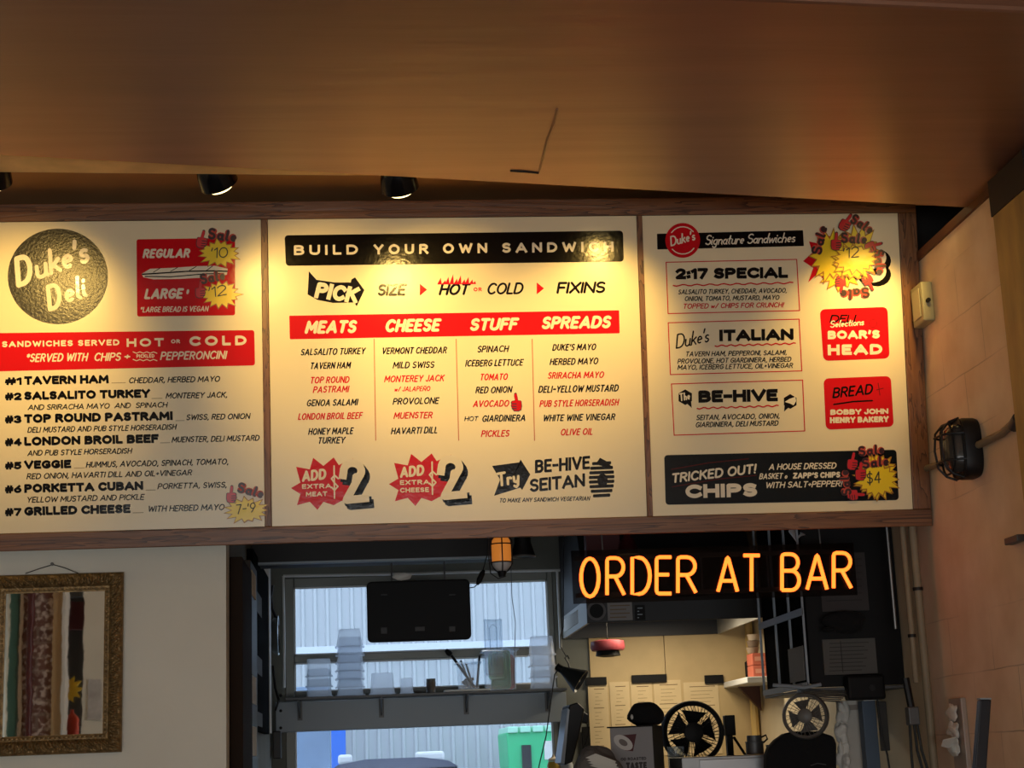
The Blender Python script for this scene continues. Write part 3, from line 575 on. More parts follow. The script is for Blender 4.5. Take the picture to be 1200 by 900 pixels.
def hx(P, cx, cy, r, tail): P.poly([(cx+r*math.cos(math.radians(30+60*i)), cy+r*1.02*math.sin(math.radians(30+60*i))) for i in range(6)]); P.poly([(cx+tail*r*.2, cy+r*.8), (cx+tail*r*.85, cy+r*1.4), (cx+tail*r*.75, cy+r*.4)])
for i in range(8):
    yy = 543+i*5.4; hw_ = 15*math.sqrt(max(.05, 1-((yy-561)/27)**2)); q.rrect((705-hw_, yy-1.4), (705+hw_, yy-2.6), (705+hw_, yy+1.2), (705-hw_, yy+2.2), 1.2)
q.poly([(703, 536.5), (710, 540), (716, 546), (712, 548), (698, 544)]); q.ell(706, 563, 6, 8); q.build('beehive_artwork', BLACK, pm)
q = Print(O2); q.text('Try', 583, 571, 611, 566, 17, wt=.09, slant=.1, tr=.0); q.build('arrow_lettering', WHITE, pm)
# --- right panel
Print(O1).rrect((769.8, 274), (941, 269.8), (942, 288.4), (770.3, 292.4), .6).build('title_banner', BLACK, pr_)
Print(O2).ell(800, 281.8, 20.4, 20.4).build('logo_disc', RED, pr_)
q = Print(O3); q.text("Duke's", 786, 289, 817, 281, 12, wt=.07, slant=.2, tr=.0); q.line([(800+16*math.cos(math.radians(a)), 281.8+16*math.sin(math.radians(a))) for a in range(215, 326, 15)], .6); q.line([(800+16*math.cos(math.radians(a)), 281.8+16*math.sin(math.radians(a))) for a in range(35, 146, 15)], .6)
q.text('Signature', 826, 287.4, 874, 286, 12, wt=.06, slant=.25, tr=.0); q.text('Sandwiches', 875, 286, 934, 284, 12, wt=.06, slant=.25, tr=.0); q.build('title_lettering', WHITE, pr_)
q = Print(O1)
for c in ([(780.6, 307.4), (933.6, 304), (937, 364), (782.9, 367.5)], [(783, 378.3), (936.4, 374), (939.6, 434.6), (785.6, 439)], [(786.8, 450), (940.5, 445.4), (943, 505), (790, 510)]): q.outline(c, 1.1)
for x0, y0, x1, y1 in ((789, 334.6, 929, 331.5), (838, 405.4, 932, 402.6), (817, 478.6, 912, 475.6)):
    n = 40; q.line([(x0+(x1-x0)*i/n, y0+(y1-y0)*i/n+.9*math.sin(i*1.4)) for i in range(n+1)], .75)
T(q, 'TOPPED w/ CHIPS FOR CRUNCH!', 800, 362, 919.4, 6.2, **BR); q.build('red_lettering', RED, pr_)
q = Print(O1)
T(q, '2:17 SPECIAL', 791.6, 327.5, 923.4, 13, **SANS); T(q, 'ITALIAN', 843, 400, 930, 13.6, **SANS); T(q, 'BE-HIVE', 818.5, 472, 911.5, 14.4, **SANS)
q.text("Duke's", 792, 409, 835, 400, 17, wt=.05, slant=.3, tr=.0)
for t, x0, y, x1, h in (('SALSALITO TURKEY, CHEDDAR, AVOCADO,', 794.5, 345, 923, 5.8), ('ONION, TOMATO, MUSTARD, MAYO', 802, 353, 914, 5.8), ('TAVERN HAM, PEPPERONI, SALAMI,', 803, 418, 923, 6), ('PROVOLONE, HOT GIARDINIERA, HERBED', 793.7, 426.4, 928, 6), ('MAYO, ICEBERG LETTUCE, OIL+VINEGAR', 793.7, 433.6, 930, 6), ('SEITAN, AVOCADO, ONION,', 815.6, 492.5, 914.8, 6.4), ('GIARDINIERA, DELI MUSTARD', 814.8, 501, 913, 6.4)): T(q, t, x0, y, x1, h, **BR)
hx(q, 803, 465.5, 9, 1); hx(q, 926, 470.5, 8.5, -1); q.build('lettering', BLACK, pr_)
q = Print(O2); q.text('The', 796.5, 470.5, 810, 468, 9.5, wt=.085, slant=.1, tr=.0); q.poly([(919.5, 471), (925, 467.5), (932, 465), (933, 470), (930, 475), (926, 473)]); q.build('badge_lettering', WHITE, pr_)
q = Print(O1); q.rrect((960.6, 362.6), (1040, 359.6), (1042.4, 420), (965, 423), 6); q.build('notice_box', RED, pr_)
q = Print(O1); q.rrect((965, 443.6), (1043.8, 440.6), (1047.4, 500), (967.8, 503.6), 6); q.build('notice_box', RED, pr_)
q = Print(O2); T(q, 'DELI', 972, 378.4, 1004, 9.4, wt=.09, slant=.3, tr=.05); q.text('BREAD', 975.5, 467, 1025, 461.6, 12.5, wt=.085, slant=.25, tr=.05); q.line([(977, 474), (1000, 470.6), (1022, 469.5)], .9); q.build('notice_black_lettering', BLACK, pr_)
q = Print(O2); q.text('Selections', 972.4, 384.4, 1014, 381, 8.4, wt=.075, slant=.25, tr=.0, lift=.0004); T(q, "BOAR'S", 970, 397.6, 1031, 10, wt=.15, slant=0, rnd=False, tr=.1); T(q, 'HEAD', 970, 416.4, 1034, 12.4, wt=.15, slant=0, rnd=False, tr=.2); q.build('notice_lettering', WHITE, pr_); q = Print(O2)
T(q, 'BOBBY JOHN', 973, 486.4, 1041, 6.4, **SANS); T(q, 'HENRY BAKERY', 972.5, 496, 1041.4, 7, **SANS); q.build('notice_lettering', WHITE, pr_)
q = Print(O2); q.outline([(1023+4.6*math.cos(a*.4), 379+4.6*math.sin(a*.4)) for a in range(16)], .5); q.line([(1029, 449), (1031, 463)], .4); q.line([(1027, 457), (1035, 455)], .4); q.build('notice_flourish', CHARC, pr_)
Print(O1).rrect((778.3, 533.4), (1050.4, 527), (1053.3, 586), (780, 591.6), 4).build('chips_banner', SLATE, pr_)
q = Print(O2); q.text('TRICKED OUT!', 787, 566.5, 888, 554.6, 11.6, wt=.1, slant=.2, tr=.05); T(q, 'CHIPS', 803.4, 584, 887.4, 16, wt=.15, slant=0, rnd=False, tr=.1); T(q, 'A HOUSE DRESSED', 900.8, 551, 981, 7.4, **BR); T(q, "BASKET of", 889.4, 561.8, 927, 7, **BR); T(q, "ZAPP'S CHIPS", 929, 561, 985, 7, wt=.13, slant=.1, tr=.03); T(q, 'WITH SALT+PEPPER!', 896.7, 572.4, 988, 7.4, **BR); q.build('chips_lettering', WHITE, pr_)
q = Print(O2); q.line([(787, 550), (830, 542.5), (877, 537.6)], .6); q.line([(788, 570.5), (840, 561.6), (886, 557)], .6); q.build('chips_flourish', CHARC, pr_)
qr, qw, qb = Print(O1), Print(O3), Print(O2)
pts = [(941, 306), (952, 296), (948, 283), (962, 286), (970, 276), (985, 282), (1000, 280), (1003, 300), (1003, 322), (985, 324), (972, 322), (963, 326), (961, 318), (947, 331), (953, 314)]
qr.m.add([bd(975, 303, O1)]+[bd(x, y, O1) for x, y in pts], [(0, 1+i, 1+(i+1) % len(pts)) for i in range(len(pts))]); qr.build('price_burst', RED, pr_)
three = [(1012+11*math.cos(math.radians(a)), 302+8.5*math.sin(math.radians(a))) for a in range(-150, 91, 20)]+[(1012+11*math.cos(math.radians(a)), 318+8.5*math.sin(math.radians(a))) for a in range(-90, 151, 20)]
for k in (1, .5): qb.line([(x+16*k, y+1+3*k) for x, y in three], 5.2)
qw.line([(x+11, y) for x, y in three], 4.6); qb.build('price_shadow', BLACK, pr_); qw.build('price_numeral', WHITE, pr_)

# --- sale stickers: things stuck on the board
def sticker(label, cx, cy, rx, ry, off, rot=0., price=None, pbase=None, th=None, sale=None, seed=0):
    r = thing('sale_sticker', bd(cx, cy, off), label, 'sticker', 'sale stickers on the menu board')
    Print(off).star(cx, cy, rx*1.06, ry*1.08, 15, .7, seed, rot=rot).build('burst_outline', YEL2, r)
    Print(off+.0003).star(cx, cy, rx*.97, ry*.96, 15, .7, seed, rot=rot).build('burst', YEL, r)
    if price: q = Print(off+.0007); q.text(price, *pbase, wt=.05, slant=.1, tr=.1); q.build('handwritten_price', INK, r)
    if th:
        f, e = Print(off+.0009), Print(off+.0008); thumb(f, e, *th); f.build('thumbs_up', SRED, r); e.build('thumbs_up_outline', SDARK, r)
    if sale:
        x0, y0, x1, y1, h = sale; a, b = Print(off+.0012), Print(off+.0016)
        a.text('Sale', x0, y0, x1, y1, h, wt=.2, slant=.0, tr=-.08); b.text('Sale', x0, y0, x1, y1, h, wt=.105, slant=.0, tr=.11); a.build('word_outline', PINK, r); b.build('word', SDARK, r)
    return r
S0 = .002
sticker('yellow sale sticker over the price of the regular sandwich', 257, 297, 25, 16.5, S0, price="'10", pbase=(247, 303, 268, 302, 12.5), th=(236, 281, 11, .15), sale=(243, 280.5, 277, 284.5, 14), seed=1)
sticker('yellow sale sticker over the price of the large sandwich', 258.5, 345, 24, 16.5, S0, price="'12", pbase=(245, 349.5, 267, 345.5, 12.5), th=(234, 340, 10.5, .0), sale=(236, 334, 265, 328, 13), seed=2)
sticker('yellow sale sticker beside the grilled cheese line', 289, 598, 26, 15.5, .0075, price="7-'9", pbase=(277, 603, 301, 600, 11.5), th=(270.5, 580, 10.5, .0), sale=(277, 577, 308, 585, 13), seed=3)
sticker('yellow sale sticker turned upside down, lowest of the overlapping cluster', 985, 318, 30, 22, S0, rot=.4, th=(986, 333, 11, math.pi*.95), sale=(1018, 336, 984, 340, 13), seed=4)
sticker('yellow sale sticker turned on its left side in the overlapping cluster', 974, 300, 26, 30, S0+.002, rot=.2, th=(1018, 330, 11, 2.6), sale=(962, 300, 970, 266, 13), seed=5)
sticker('yellow sale sticker turned to the right at the top of the cluster', 1004, 297, 28, 32, S0+.004, rot=.8, th=(990, 261, 11.5, .5), sale=(994, 261, 1019, 276, 13), seed=6)
sticker('yellow sale sticker on its right side beside the black numeral shadow', 1000, 308, 27, 22, S0+.006, rot=.1, th=(1022, 288, 11, 1.2), sale=(1022, 294, 1026, 323, 13), seed=7)
sticker('yellow sale sticker on top of the cluster with a handwritten twelve', 1001, 304, 28, 18, S0+.008, price="'12", pbase=(987, 304, 1007, 302, 13), th=(978, 284, 11, .0), sale=(984, 285.5, 1015, 287, 13), seed=8)
sticker('yellow sale sticker underneath at the top of the chips banner corner', 1029, 553, 22, 22, S0, th=(998, 541, 11, .1), sale=(1006, 535.5, 1037, 532, 12.5), seed=9)
sticker('yellow sale sticker turned sideways at the end of the chips banner', 1027, 560, 25, 26, S0+.002, rot=.3, th=(1002, 579, 11, 1.5), sale=(998, 580, 994, 550, 12.5), seed=10)
sticker('yellow sale sticker on top with a handwritten four dollars', 1027, 562, 26, 22, S0+.004, price='$4', pbase=(1015, 568, 1033, 566, 14), th=(1007, 553, 11.5, .0), sale=(1010, 550, 1042, 546, 13), seed=11)

# ------------------------------------------------------------------ ceiling spotlights
BULB = mat('bulb_glass', (255, 240, 200), .4, emit=(255, 226, 150), estr=5.0); SHADE = mat('spot_black', (20, 20, 22), .22, metal=.4)
def spotlight(px_, py_, aim, label, power, zl=3.235):
    c = atZ(px_, py_, zl); tgt = bd(*aim)
    r = thing('ceiling_spotlight', c, label, 'spotlight', 'ceiling spotlights over the menu board')
    ax = Vector(tgt)-Vector(c); ax = Vector((ax.x*.6, ax.y*.55, min(ax.z, -.35)*1.25)).normalized()
    MB().lathe([(.0, -.075), (.028, -.072), (.05, -.045), (.058, -.01), (.062, .03), (.056, .03), (.05, .0), (.0, -.01)], c, ax, 28).build('shade', SHADE, r, smooth=True)
    MB().lathe([(.040, -.012), (.052, .012), (.050, .03), (.038, .046), (.018, .054), (.0, .056)], c, ax, 28).build('bulb', BULB, r, smooth=True)
    t = MB(); back = Vector(c)-ax*.06; t.tube([back, (back.x, back.y, back.z+.06), (back.x, back.y, ZC-.02)], .008, 8); t.lathe([(0, 0), (.04, 0), (.045, .02), (0, .02)], (back.x, back.y, ZC-.021), (0, 0, 1), 20); t.build('stem', SHADE, r, smooth=True)
    l = bpy.data.lights.new('spot_beam', 'SPOT'); l.energy = power; l.color = (1.0, .62, .15); l.spot_size = math.radians(SPOT_CONE); l.spot_blend = 1.0; l.shadow_soft_size = .035
    o = bpy.data.objects.new('spot_beam', l); COL.objects.link(o); o.parent = r; o.location = ax*.075
    d = (Vector(tgt)-(Vector(c)+ax*.075)); o.rotation_euler = d.to_track_quat('-Z', 'Y').to_euler()
spotlight(-10, 203, (20, 405), 'black ceiling spotlight cut off by the far left edge, over the round logo', SPOT_POWER*1.25)
spotlight(253, 206, (385, 402), 'black ceiling spotlight hanging above the price box on the left menu panel', SPOT_POWER)
spotlight(467, 211, (520, 395), 'black ceiling spotlight hanging above the middle menu panel, under the brown duct edge', SPOT_POWER)
spotlight(760, 199, (690, 398), 'black ceiling spotlight hidden behind the duct, second from the right wall', SPOT_POWER*.95, 3.32)
spotlight(1086, 221, (1000, 392), 'black ceiling spotlight hidden behind the duct, closest to the right wall', SPOT_POWER*.85, 3.32)

# ------------------------------------------------------------------ neon sign
NEON = mat('neon_orange', (255, 120, 40), .3, emit=(255, 106, 34), estr=3.2)
def neon():
    Yn = .06
    r = thing('neon_sign', atY(838, 700, Yn), 'glowing orange neon sign reading order at bar, hung under the menu board', 'neon sign')
    zt, zb = float(atY(840, 640, Yn)[2]), float(atY(840, 702, Yn)[2]); xa, xb = float(atY(671, 672, Yn)[0]), float(atY(1004, 670, Yn)[0])
    MB().box((xa, Yn+.014, zb), (xb, Yn+.02, zt)).build('acrylic_backing', ACRYL, r)
    for z in (float(atY(840, 649, Yn)[2]), float(atY(840, 692, Yn)[2])): MB().box((xa+.01, Yn+.022, z-.008), (xb-.01, Yn+.034, z+.008)).build('mounting_rail', STEELD, r)
    for x in (float(atY(824, 670, Yn)[0]), float(atY(902, 670, Yn)[0])): MB().box((x-.003, Yn+.022, zb+.03), (x+.003, Yn+.03, zt-.02)).build('mounting_strut', STEELD, r)
    w = MB()
    for x in (xa+.12, xb-.12): w.tube([(x, Yn+.028, zt-.04), (x, Yn+.04, 2.26)], .003, 6)
    for k, x in enumerate((xa+.12, xb-.12)): MB().tube([(x, Yn+.028, zt-.04), (x, Yn+.045, 2.25)], .003, 6).build('hanging_wire', STEELD, r)
    L = (('O', 678.5, 704, 701.5, 652), ('R', 709, 734, 699.5, 651.5), ('D', 738.5, 764, 698.5, 651), ('E', 767, 789, 698, 650.5), ('R', 792, 818, 697, 650.5), ('A', 839, 866.5, 695.5, 649), ('T', 869, 892.5, 695, 648.5), ('B', 914, 939, 694, 647), ('A', 943.5, 971.5, 693, 646.5), ('R', 974.5, 1000, 691.5, 645.5))
    for ch, x0, x1, yb_, yt in L:
        wd, sts = G[ch]; m = MB(); hp = 2.4
        for st in sts:
            p = []
            for gx, gy in st: p.append(atY(x0+hp+(x1-x0-2*hp)*gx/wd, yb_-hp+(yt-yb_+2*hp)*gy, Yn))
            if ch in 'OBDPR' and len(p) > 12 and np.allclose(p[0], p[-1]): m.tube(p[:-1], .0070, 10, closed=True)
            else:
                q = [p[0]]           # round the corners a little
                for i in range(1, len(p)-1):
                    a_, b2, c2 = p[i-1], p[i], p[i+1]; la, lc = np.linalg.norm(a_-b2), np.linalg.norm(c2-b2); k = .010
                    if la > 2*k and lc > 2*k and (a_-b2)@(c2-b2)/(la*lc) > -.8:
                        q += [b2+(a_-b2)/la*k, b2+(a_-b2)/la*k*.3+(c2-b2)/lc*k*.3, b2+(c2-b2)/lc*k]
                    else: q.append(b2)
                m.tube(q+[p[-1]], .0070, 10)
        m.build('letter_tube', NEON, r, smooth=True)
neon()

# ------------------------------------------------------------------ framed mirror on the left
GILT = mat('antique_gilt', (128, 104, 66), .42, metal=.55, var=.45, vscale=60, bump=.2, bscale=80)
def mirror():
    Ym = YF-.045
    X0, X1 = float(atY(-19, 770, Ym)[0]), float(atY(143, 770, Ym)[0]); Z1, Z0m = float(atY(70, 671.5, Ym)[2]), float(atY(70, 884, Ym)[2]); w = float(atY(143.5, 770, Ym)[0]-atY(121, 770, Ym)[0])
    r = thing('framed_mirror', ((X0+X1)/2, YF-.02, Z0m), 'wall mirror in an ornate carved antique gilt frame', 'mirror')
    c = [(X0, Z0m), (X1, Z0m), (X1, Z1), (X0, Z1)]; fr = MB(); NT = 26
    per = []
    for i in range(4):
        (xa, za), (xb, zb) = c[i], c[(i+1) % 4]; n = int(math.hypot(xb-xa, zb-za)/.0028)
        for k in range(n): per.append((i, k/n))
    ii = [(X0+w, Z0m+w), (X1-w, Z0m+w), (X1-w, Z1-w), (X0+w, Z1-w)]
    S = 0.; prev = None
    for (i, q) in per:
        oa, ob = np.array(c[i]), np.array(c[(i+1) % 4]); ia, ib = np.array(ii[i]), np.array(ii[(i+1) % 4]); o = oa+(ob-oa)*q; n_ = ia+(ib-ia)*q
        if prev is not None: S += np.hypot(*(o-prev))
        prev = o
        for t_ in range(NT+1):
            t = t_/NT; p = o+(n_-o)*t
            h = .018*math.sin(math.pi*min(1, t*1.25))+.010*(1-t)                      # cove
            band = max(0., math.sin(math.pi*min(1, max(0, (t-.08)/.66))))
            u = 2*math.pi*S/.075; v = (t-.4)/.33
            h += band*(.0075*math.sin(u*2+3.2*math.sin(u)*v*1.6+2*v)*math.cos(1.7*v+math.sin(u))+.004*math.sin(u*5+7*v)+.003*math.sin(u*7.3-11*v))
            if t > .76: h = .006+.002*math.cos((t-.76)/.24*math.pi)
            if t == 0: h = -.0
            fr.v.append((p[0], YF-.022-h, p[1]))
    n = len(per)
    for i in range(n):
        for t_ in range(NT): a_ = i*(NT+1)+t_; b2 = ((i+1) % n)*(NT+1)+t_; fr.f.append((a_, b2, b2+1, a_+1))
    fr.build('frame', GILT, r, smooth=2, recalc=False)
    back = MB(); back.box((X0+.004, YF-.023, Z0m+.004), (X1-.004, YF-.002, Z1-.004)); back.build('backing', DARKP, r)
    dn = MB(); k = .0155
    for zz in (Z0m+w*.86, Z1-w*.86):
        x = X0+w
        while x < X1-w: dn.box((x, YF-.036, zz-.004), (x+k*.62, YF-.028, zz+.004)); x += k
    for xx in (X0+w*.86, X1-w*.86):
        z = Z0m+w
        while z < Z1-w: dn.box((xx-.004, YF-.036, z), (xx+.004, YF-.028, z+k*.62)); z += k
    dn.build('dentil_molding', GILT, r, bevel=.002)
    gm = mat('mirror_glass', (225, 228, 226), .015, metal=1.0, bump=.012, bscale=5)
    MB().add([(X0+w*.95, YF-.0245, Z0m+w*.95), (X1-w*.95, YF-.0245, Z0m+w*.95), (X1-w*.95, YF-.0245, Z1-w*.95), (X0+w*.95, YF-.0245, Z1-w*.95)], [(0, 1, 2, 3)]).build('mirror_glass', gm, r)
    wr = MB(); wr.tube([atY(30, 672, YF-.02), atY(46, 666.5, YF-.006), atY(62, 661.5, YF-.008), atY(76, 665.5, YF-.006), atY(92, 672, YF-.02)], .0017, 6); wr.build('hanging_wire', DARKP, r, smooth=True)
    MB().lathe([(.0, 0), (.006, 0), (.006, .006), (.002, .007), (.002, .018), (0, .018)], (*atY(62, 661.5, YF)[:1], YF-.018, atY(62, 661.5, YF)[2]), (0, 1, 0), 12).build('nail', STEELD, r, smooth=True)
mirror()

# the front of the room, which the mirror looks back at
def mir(x, y, Y): h = atY(x, y, YF-.0245); d = ray(x, y).copy(); d[1] = -d[1]; return h+d*((Y-h[1])/d[1])
def mbox(x0, x1, y0, y1, Ya, dep, full=False):
    a_, b2 = float(mir(x0, 775, Ya)[0]), float(mir(x1, 775, Ya)[0]); zt, zb = float(mir((x0+x1)/2, y0, Ya)[2]), float(mir((x0+x1)/2, y1, Ya)[2])
    if full: zt, zb = ZC-.001, .001
    return MB().box((a_, Ya-dep, zb), (b2, Ya, zt))
def brick_material():
    m = bpy.data.materials.new('whitewashed_brick'); m.use_nodes = True; nt = m.node_tree; N = nt.nodes; L = nt.links; b = N['Principled BSDF']
    tc = N.new('ShaderNodeTexCoord'); sp = N.new('ShaderNodeSeparateXYZ'); cb = N.new('ShaderNodeCombineXYZ'); L.new(tc.outputs['Object'], sp.inputs[0]); L.new(sp.outputs['X'], cb.inputs['X']); L.new(sp.outputs['Z'], cb.inputs['Y'])
    br = N.new('ShaderNodeTexBrick'); br.inputs['Scale'].default_value = 1; br.inputs['Brick Width'].default_value = .3; br.inputs['Row Height'].default_value = .12; br.inputs['Mortar Size'].default_value = .012
    br.inputs['Color1'].default_value = lin((134, 96, 84)); br.inputs['Color2'].default_value = lin((112, 78, 70)); br.inputs['Mortar'].default_value = lin((150, 128, 116)); L.new(cb.outputs[0], br.inputs['Vector'])
    nz = N.new('ShaderNodeTexNoise'); nz.inputs['Scale'].default_value = 24; nz.inputs['Detail'].default_value = 5; L.new(tc.outputs['Object'], nz.inputs['Vector'])
    r = N.new('ShaderNodeValToRGB'); r.color_ramp.elements[0].position = .5; r.color_ramp.elements[1].position = .62; L.new(nz.outputs['Fac'], r.inputs[0])
    mx = N.new('ShaderNodeMixRGB'); L.new(r.outputs[0], mx.inputs[0]); L.new(br.outputs['Color'], mx.inputs[1]); mx.inputs[2].default_value = lin((226, 210, 200)); L.new(mx.outputs[0], b.inputs['Base Color']); b.inputs['Roughness'].default_value = .8; return m
YM = -8.4
struct(mbox(26, 62, 0, 0, YM, .4, True).build('wall_pier', brick_material()))
struct(mbox(-30, -1, 0, 0, YM-.1, .3, True).build('wall_front_left', WALLC))
struct(mbox(10, 20, 0, 0, YM, .12, True).build('trim_8', mat('teal_paint', (74, 122, 112), .5)))
struct(mbox(22, 26, 0, 0, YM+.02, .1, True).build('trim_9', mat('cream_trim', (222, 206, 184), .5)))
struct(mbox(61, 72, 0, 0, YM+.04, .1, True).build('trim_10', mat('tan_trim', (196, 166, 124), .5)))
struct(mbox(72, 76, 0, 0, YM+.08, .16, True).build('trim_11', WHITEM))
struct(mbox(70, 104, 0, 0, YM-.7, .1, True).build('wall_dark', DARKP))
struct(mbox(97, 140, 0, 0, YM-.1, .3, True).build('wall_front_right', WALLC))
tag(MB().tube([(float(mir(35, 775, YM+.06)[0]), YM+.06, .0), (float(mir(35, 775, YM+.06)[0]), YM+.06, ZC)], .03, 10).build('drain_pipe', mat('dark_red_pipe', (92, 34, 36), .4), smooth=True), 'dark red pipe up the whitewashed brick pier seen in the mirror', 'pipe')
tag(mbox(78, 97, 705, 738, YM-.4, .03).build('banner', mat('maroon_cloth', (92, 42, 48), .8)), 'maroon banner in the dark opening seen in the mirror', 'banner')
tag(mbox(78, 96, 688, 700, YM-.45, .03).build('transom_light', mat('grey_glass', (110, 120, 124), .2)), 'grey transom pane over the dark opening seen in the mirror', 'window pane')
tag(mbox(104, 119, 796, 844, YM-.08, .012).build('poster', mat('grey_poster', (196, 194, 192), .7, var=.3, vscale=7)), 'pale printed poster on the grey wall seen in the mirror', 'poster')
p0 = mir(79, 808, YM-.45); st_ = MB(); pts = []
for i in range(22): a_ = math.pi*i/11; q = (.085 if i % 2 else .13); pts.append((p0[0]+q*math.cos(a_), p0[1], p0[2]+q*math.sin(a_)))
st_.prism(pts, (0, -.01, 0)); tag(st_.build('star_sign', mat('yellow_star', (236, 196, 44), .5)), 'yellow starburst sign in the dark opening seen in the mirror', 'sign')
p0 = mir(84, 848, YM-.42); cn = MB(); cn.lathe([(0, -.16), (.06, -.16), (.06, .03), (.05, .06), (.02, .09), (.02, .12), (0, .12)], p0, (0, 0, 1), 16)
tag(cn.build('jug', mat('red_label_plastic', (206, 74, 50), .4), smooth=True), 'red and white jug low in the dark opening seen in the mirror', 'jug')
tag(MB().box((p0[0]-.09, p0[1]-.12, 0), (p0[0]+.13, p0[1]+.12, p0[2]-.16)).build('cabinet', DARKP, bevel=.01), 'dark cabinet carrying the red jug seen in the mirror', 'cabinet')

# ------------------------------------------------------------------ on the right wall
def bulkhead():
    c = atX(1143, 526, XR); cy, cz = float(c[1]), float(c[2])
    r = thing('bulkhead_lamp', (XR, cy, cz), 'black caged bulkhead lamp, unlit, on the peach block wall', 'wall lamp')
    def oval(rad, ry, rz, n=32, pw=3.2): return [((abs(math.cos(2*math.pi*i/n))**(2/pw))*math.copysign(ry, math.cos(2*math.pi*i/n))*rad, (abs(math.sin(2*math.pi*i/n))**(2/pw))*math.copysign(rz, math.sin(2*math.pi*i/n))*rad) for i in range(n)]
    def loft(m, secs):
        n = 32; b = len(m.v)
        for X, k in secs:
            for (y, z) in oval(k, .075, .105): m.v.append((XR-X, cy+y, cz+z))
        for i in range(len(secs)-1):
            for j in range(n): m.f.append((b+i*n+j, b+i*n+(j+1) % n, b+(i+1)*n+(j+1) % n, b+(i+1)*n+j))
        m.f.append(tuple(b+(len(secs)-1)*n+j for j in range(n))); m.f.append(tuple(b+j for j in range(n))[::-1]); return m
    loft(MB(), [(.001, .96), (.012, 1.), (.05, 1.), (.062, .95)]).build('housing', BLACKM, r, smooth=True)
    loft(MB(), [(.062, .82), (.085, .78), (.105, .6), (.112, .3)]).build('lens', mat('smoked_lens', (58, 54, 50), .2), r, smooth=True)
    g = MB(); g.tube([(XR-.064, cy+y, cz+z) for y, z in oval(.97, .075, .105)], .004, 6, closed=True); g.tube([(XR-.10, cy+y, cz+z) for y, z in oval(.82, .075, .105)], .004, 6, closed=True)
    for yy in (-.035, .035): g.tube([(XR-.062, cy+yy, cz-.103), (XR-.098, cy+yy, cz-.09), (XR-.125, cy+yy, cz-.06), (XR-.132, cy+yy, cz), (XR-.125, cy+yy, cz+.06), (XR-.098, cy+yy, cz+.09), (XR-.062, cy+yy, cz+.103)], .004, 6)
    for zz in (-.045, .045): g.tube([(XR-.062, cy-.074, cz+zz), (XR-.1, cy-.062, cz+zz), (XR-.128, cy-.035, cz+zz), (XR-.13, cy+.035, cz+zz), (XR-.1, cy+.062, cz+zz), (XR-.062, cy+.074, cz+zz)], .004, 6)
    g.build('wire_cage', BLACKM, r, smooth=True)
    a_, b2 = atX(1084.5, 551, XR), atX(1112, 540, XR); X_ = XR-.016
    MB().tube([(X_, a_[1], a_[2]), (X_, cy+.06, cz-.01)], .012, 10).build('conduit', PIPEC, r, smooth=True)
    e = atX(1197, 492, XR)
    MB().tube([(X_, cy-.06, cz+.0), (X_, (cy-.06+e[1])/2-.05, (cz+e[2])/2-.01), (X_, e[1], e[2]), (X_, e[1]-.25, e[2]+.1)], .013, 10).build('conduit', PIPEC, r, smooth=True)
    MB().lathe([(.0, 0), (.02, 0), (.02, .05), (0, .05)], (X_, e[1]+.03, e[2]-.016), (0, -1, .4), 12).build('conduit_coupling', STEELD, r, smooth=True)
bulkhead()
def thermostat():
    a_, b2 = atX(1080, 358, XR), atX(1094, 358, XR); zt, zb = float(atX(1087, 334, XR)[2]), float(atX(1087, 383, XR)[2])
    r = thing('control_box', (XR, a_[1], zb), 'small grey green control box on the block wall beside the board frame', 'control box')
    Y0_, Y1_ = -.24, -.118
    MB().box((XR-.045, Y0_, zb), (XR-.001, Y1_, zt)).build('case', mat('grey_green_plastic', (150, 146, 118), .5), r, bevel=.006)
    MB().box((XR-.049, Y0_+.02, zb+.02), (XR-.0455, Y1_-.02, zt-.02)).build('cover', mat('grey_green_cover', (164, 158, 130), .5), r, bevel=.002)
    MB().lathe([(0, 0), (.008, 0), (.008, .014), (0, .014)], (XR-.025, Y0_-.001, (zt+zb)/2), (0, -1, 0), 12).build('knob', BLACKP, r, smooth=True)
thermostat()
c = atX(1194, 633, XR); tag(MB().box((XR-.03, c[1]-.06, c[2]-.01), (XR-.001, c[1]+.05, c[2]+.012)).build('wall_clip', STEELD, bevel=.003), 'small grey metal clip on the block wall at the far right edge', 'clip')
def leaning_bar():
    Yb_ = -1.1; t0, t1 = atY(1149, 820, Yb_), atY(1162, 820, Yb_); b0, b1 = atY(1142.5, 905, Yb_), atY(1156, 905, Yb_)
    k = (t0[2])/(t0[2]-b0[2]); f0 = t0+(b0-t0)*k; f1 = t1+(b1-t1)*k
    r = thing('leaning_bar', ((f0[0]+f1[0])/2, Yb_, 0), 'black upright bar leaning in front of the block wall at lower right', 'bar')
    MB().prism([f0, f1, t1, t0], (0, .03, 0)).build('bar', mat('blue_black_paint', (16, 20, 30), .4), r, bevel=.003)
    u0, u1 = t0+(0, 0, .001), t1+(0, 0, .001); MB().prism([u0, u1, u1+(0, 0, .004), u0+(0, 0, .004)], (0, .03, 0)).build('end_cap', GREYM, r)
leaning_bar()
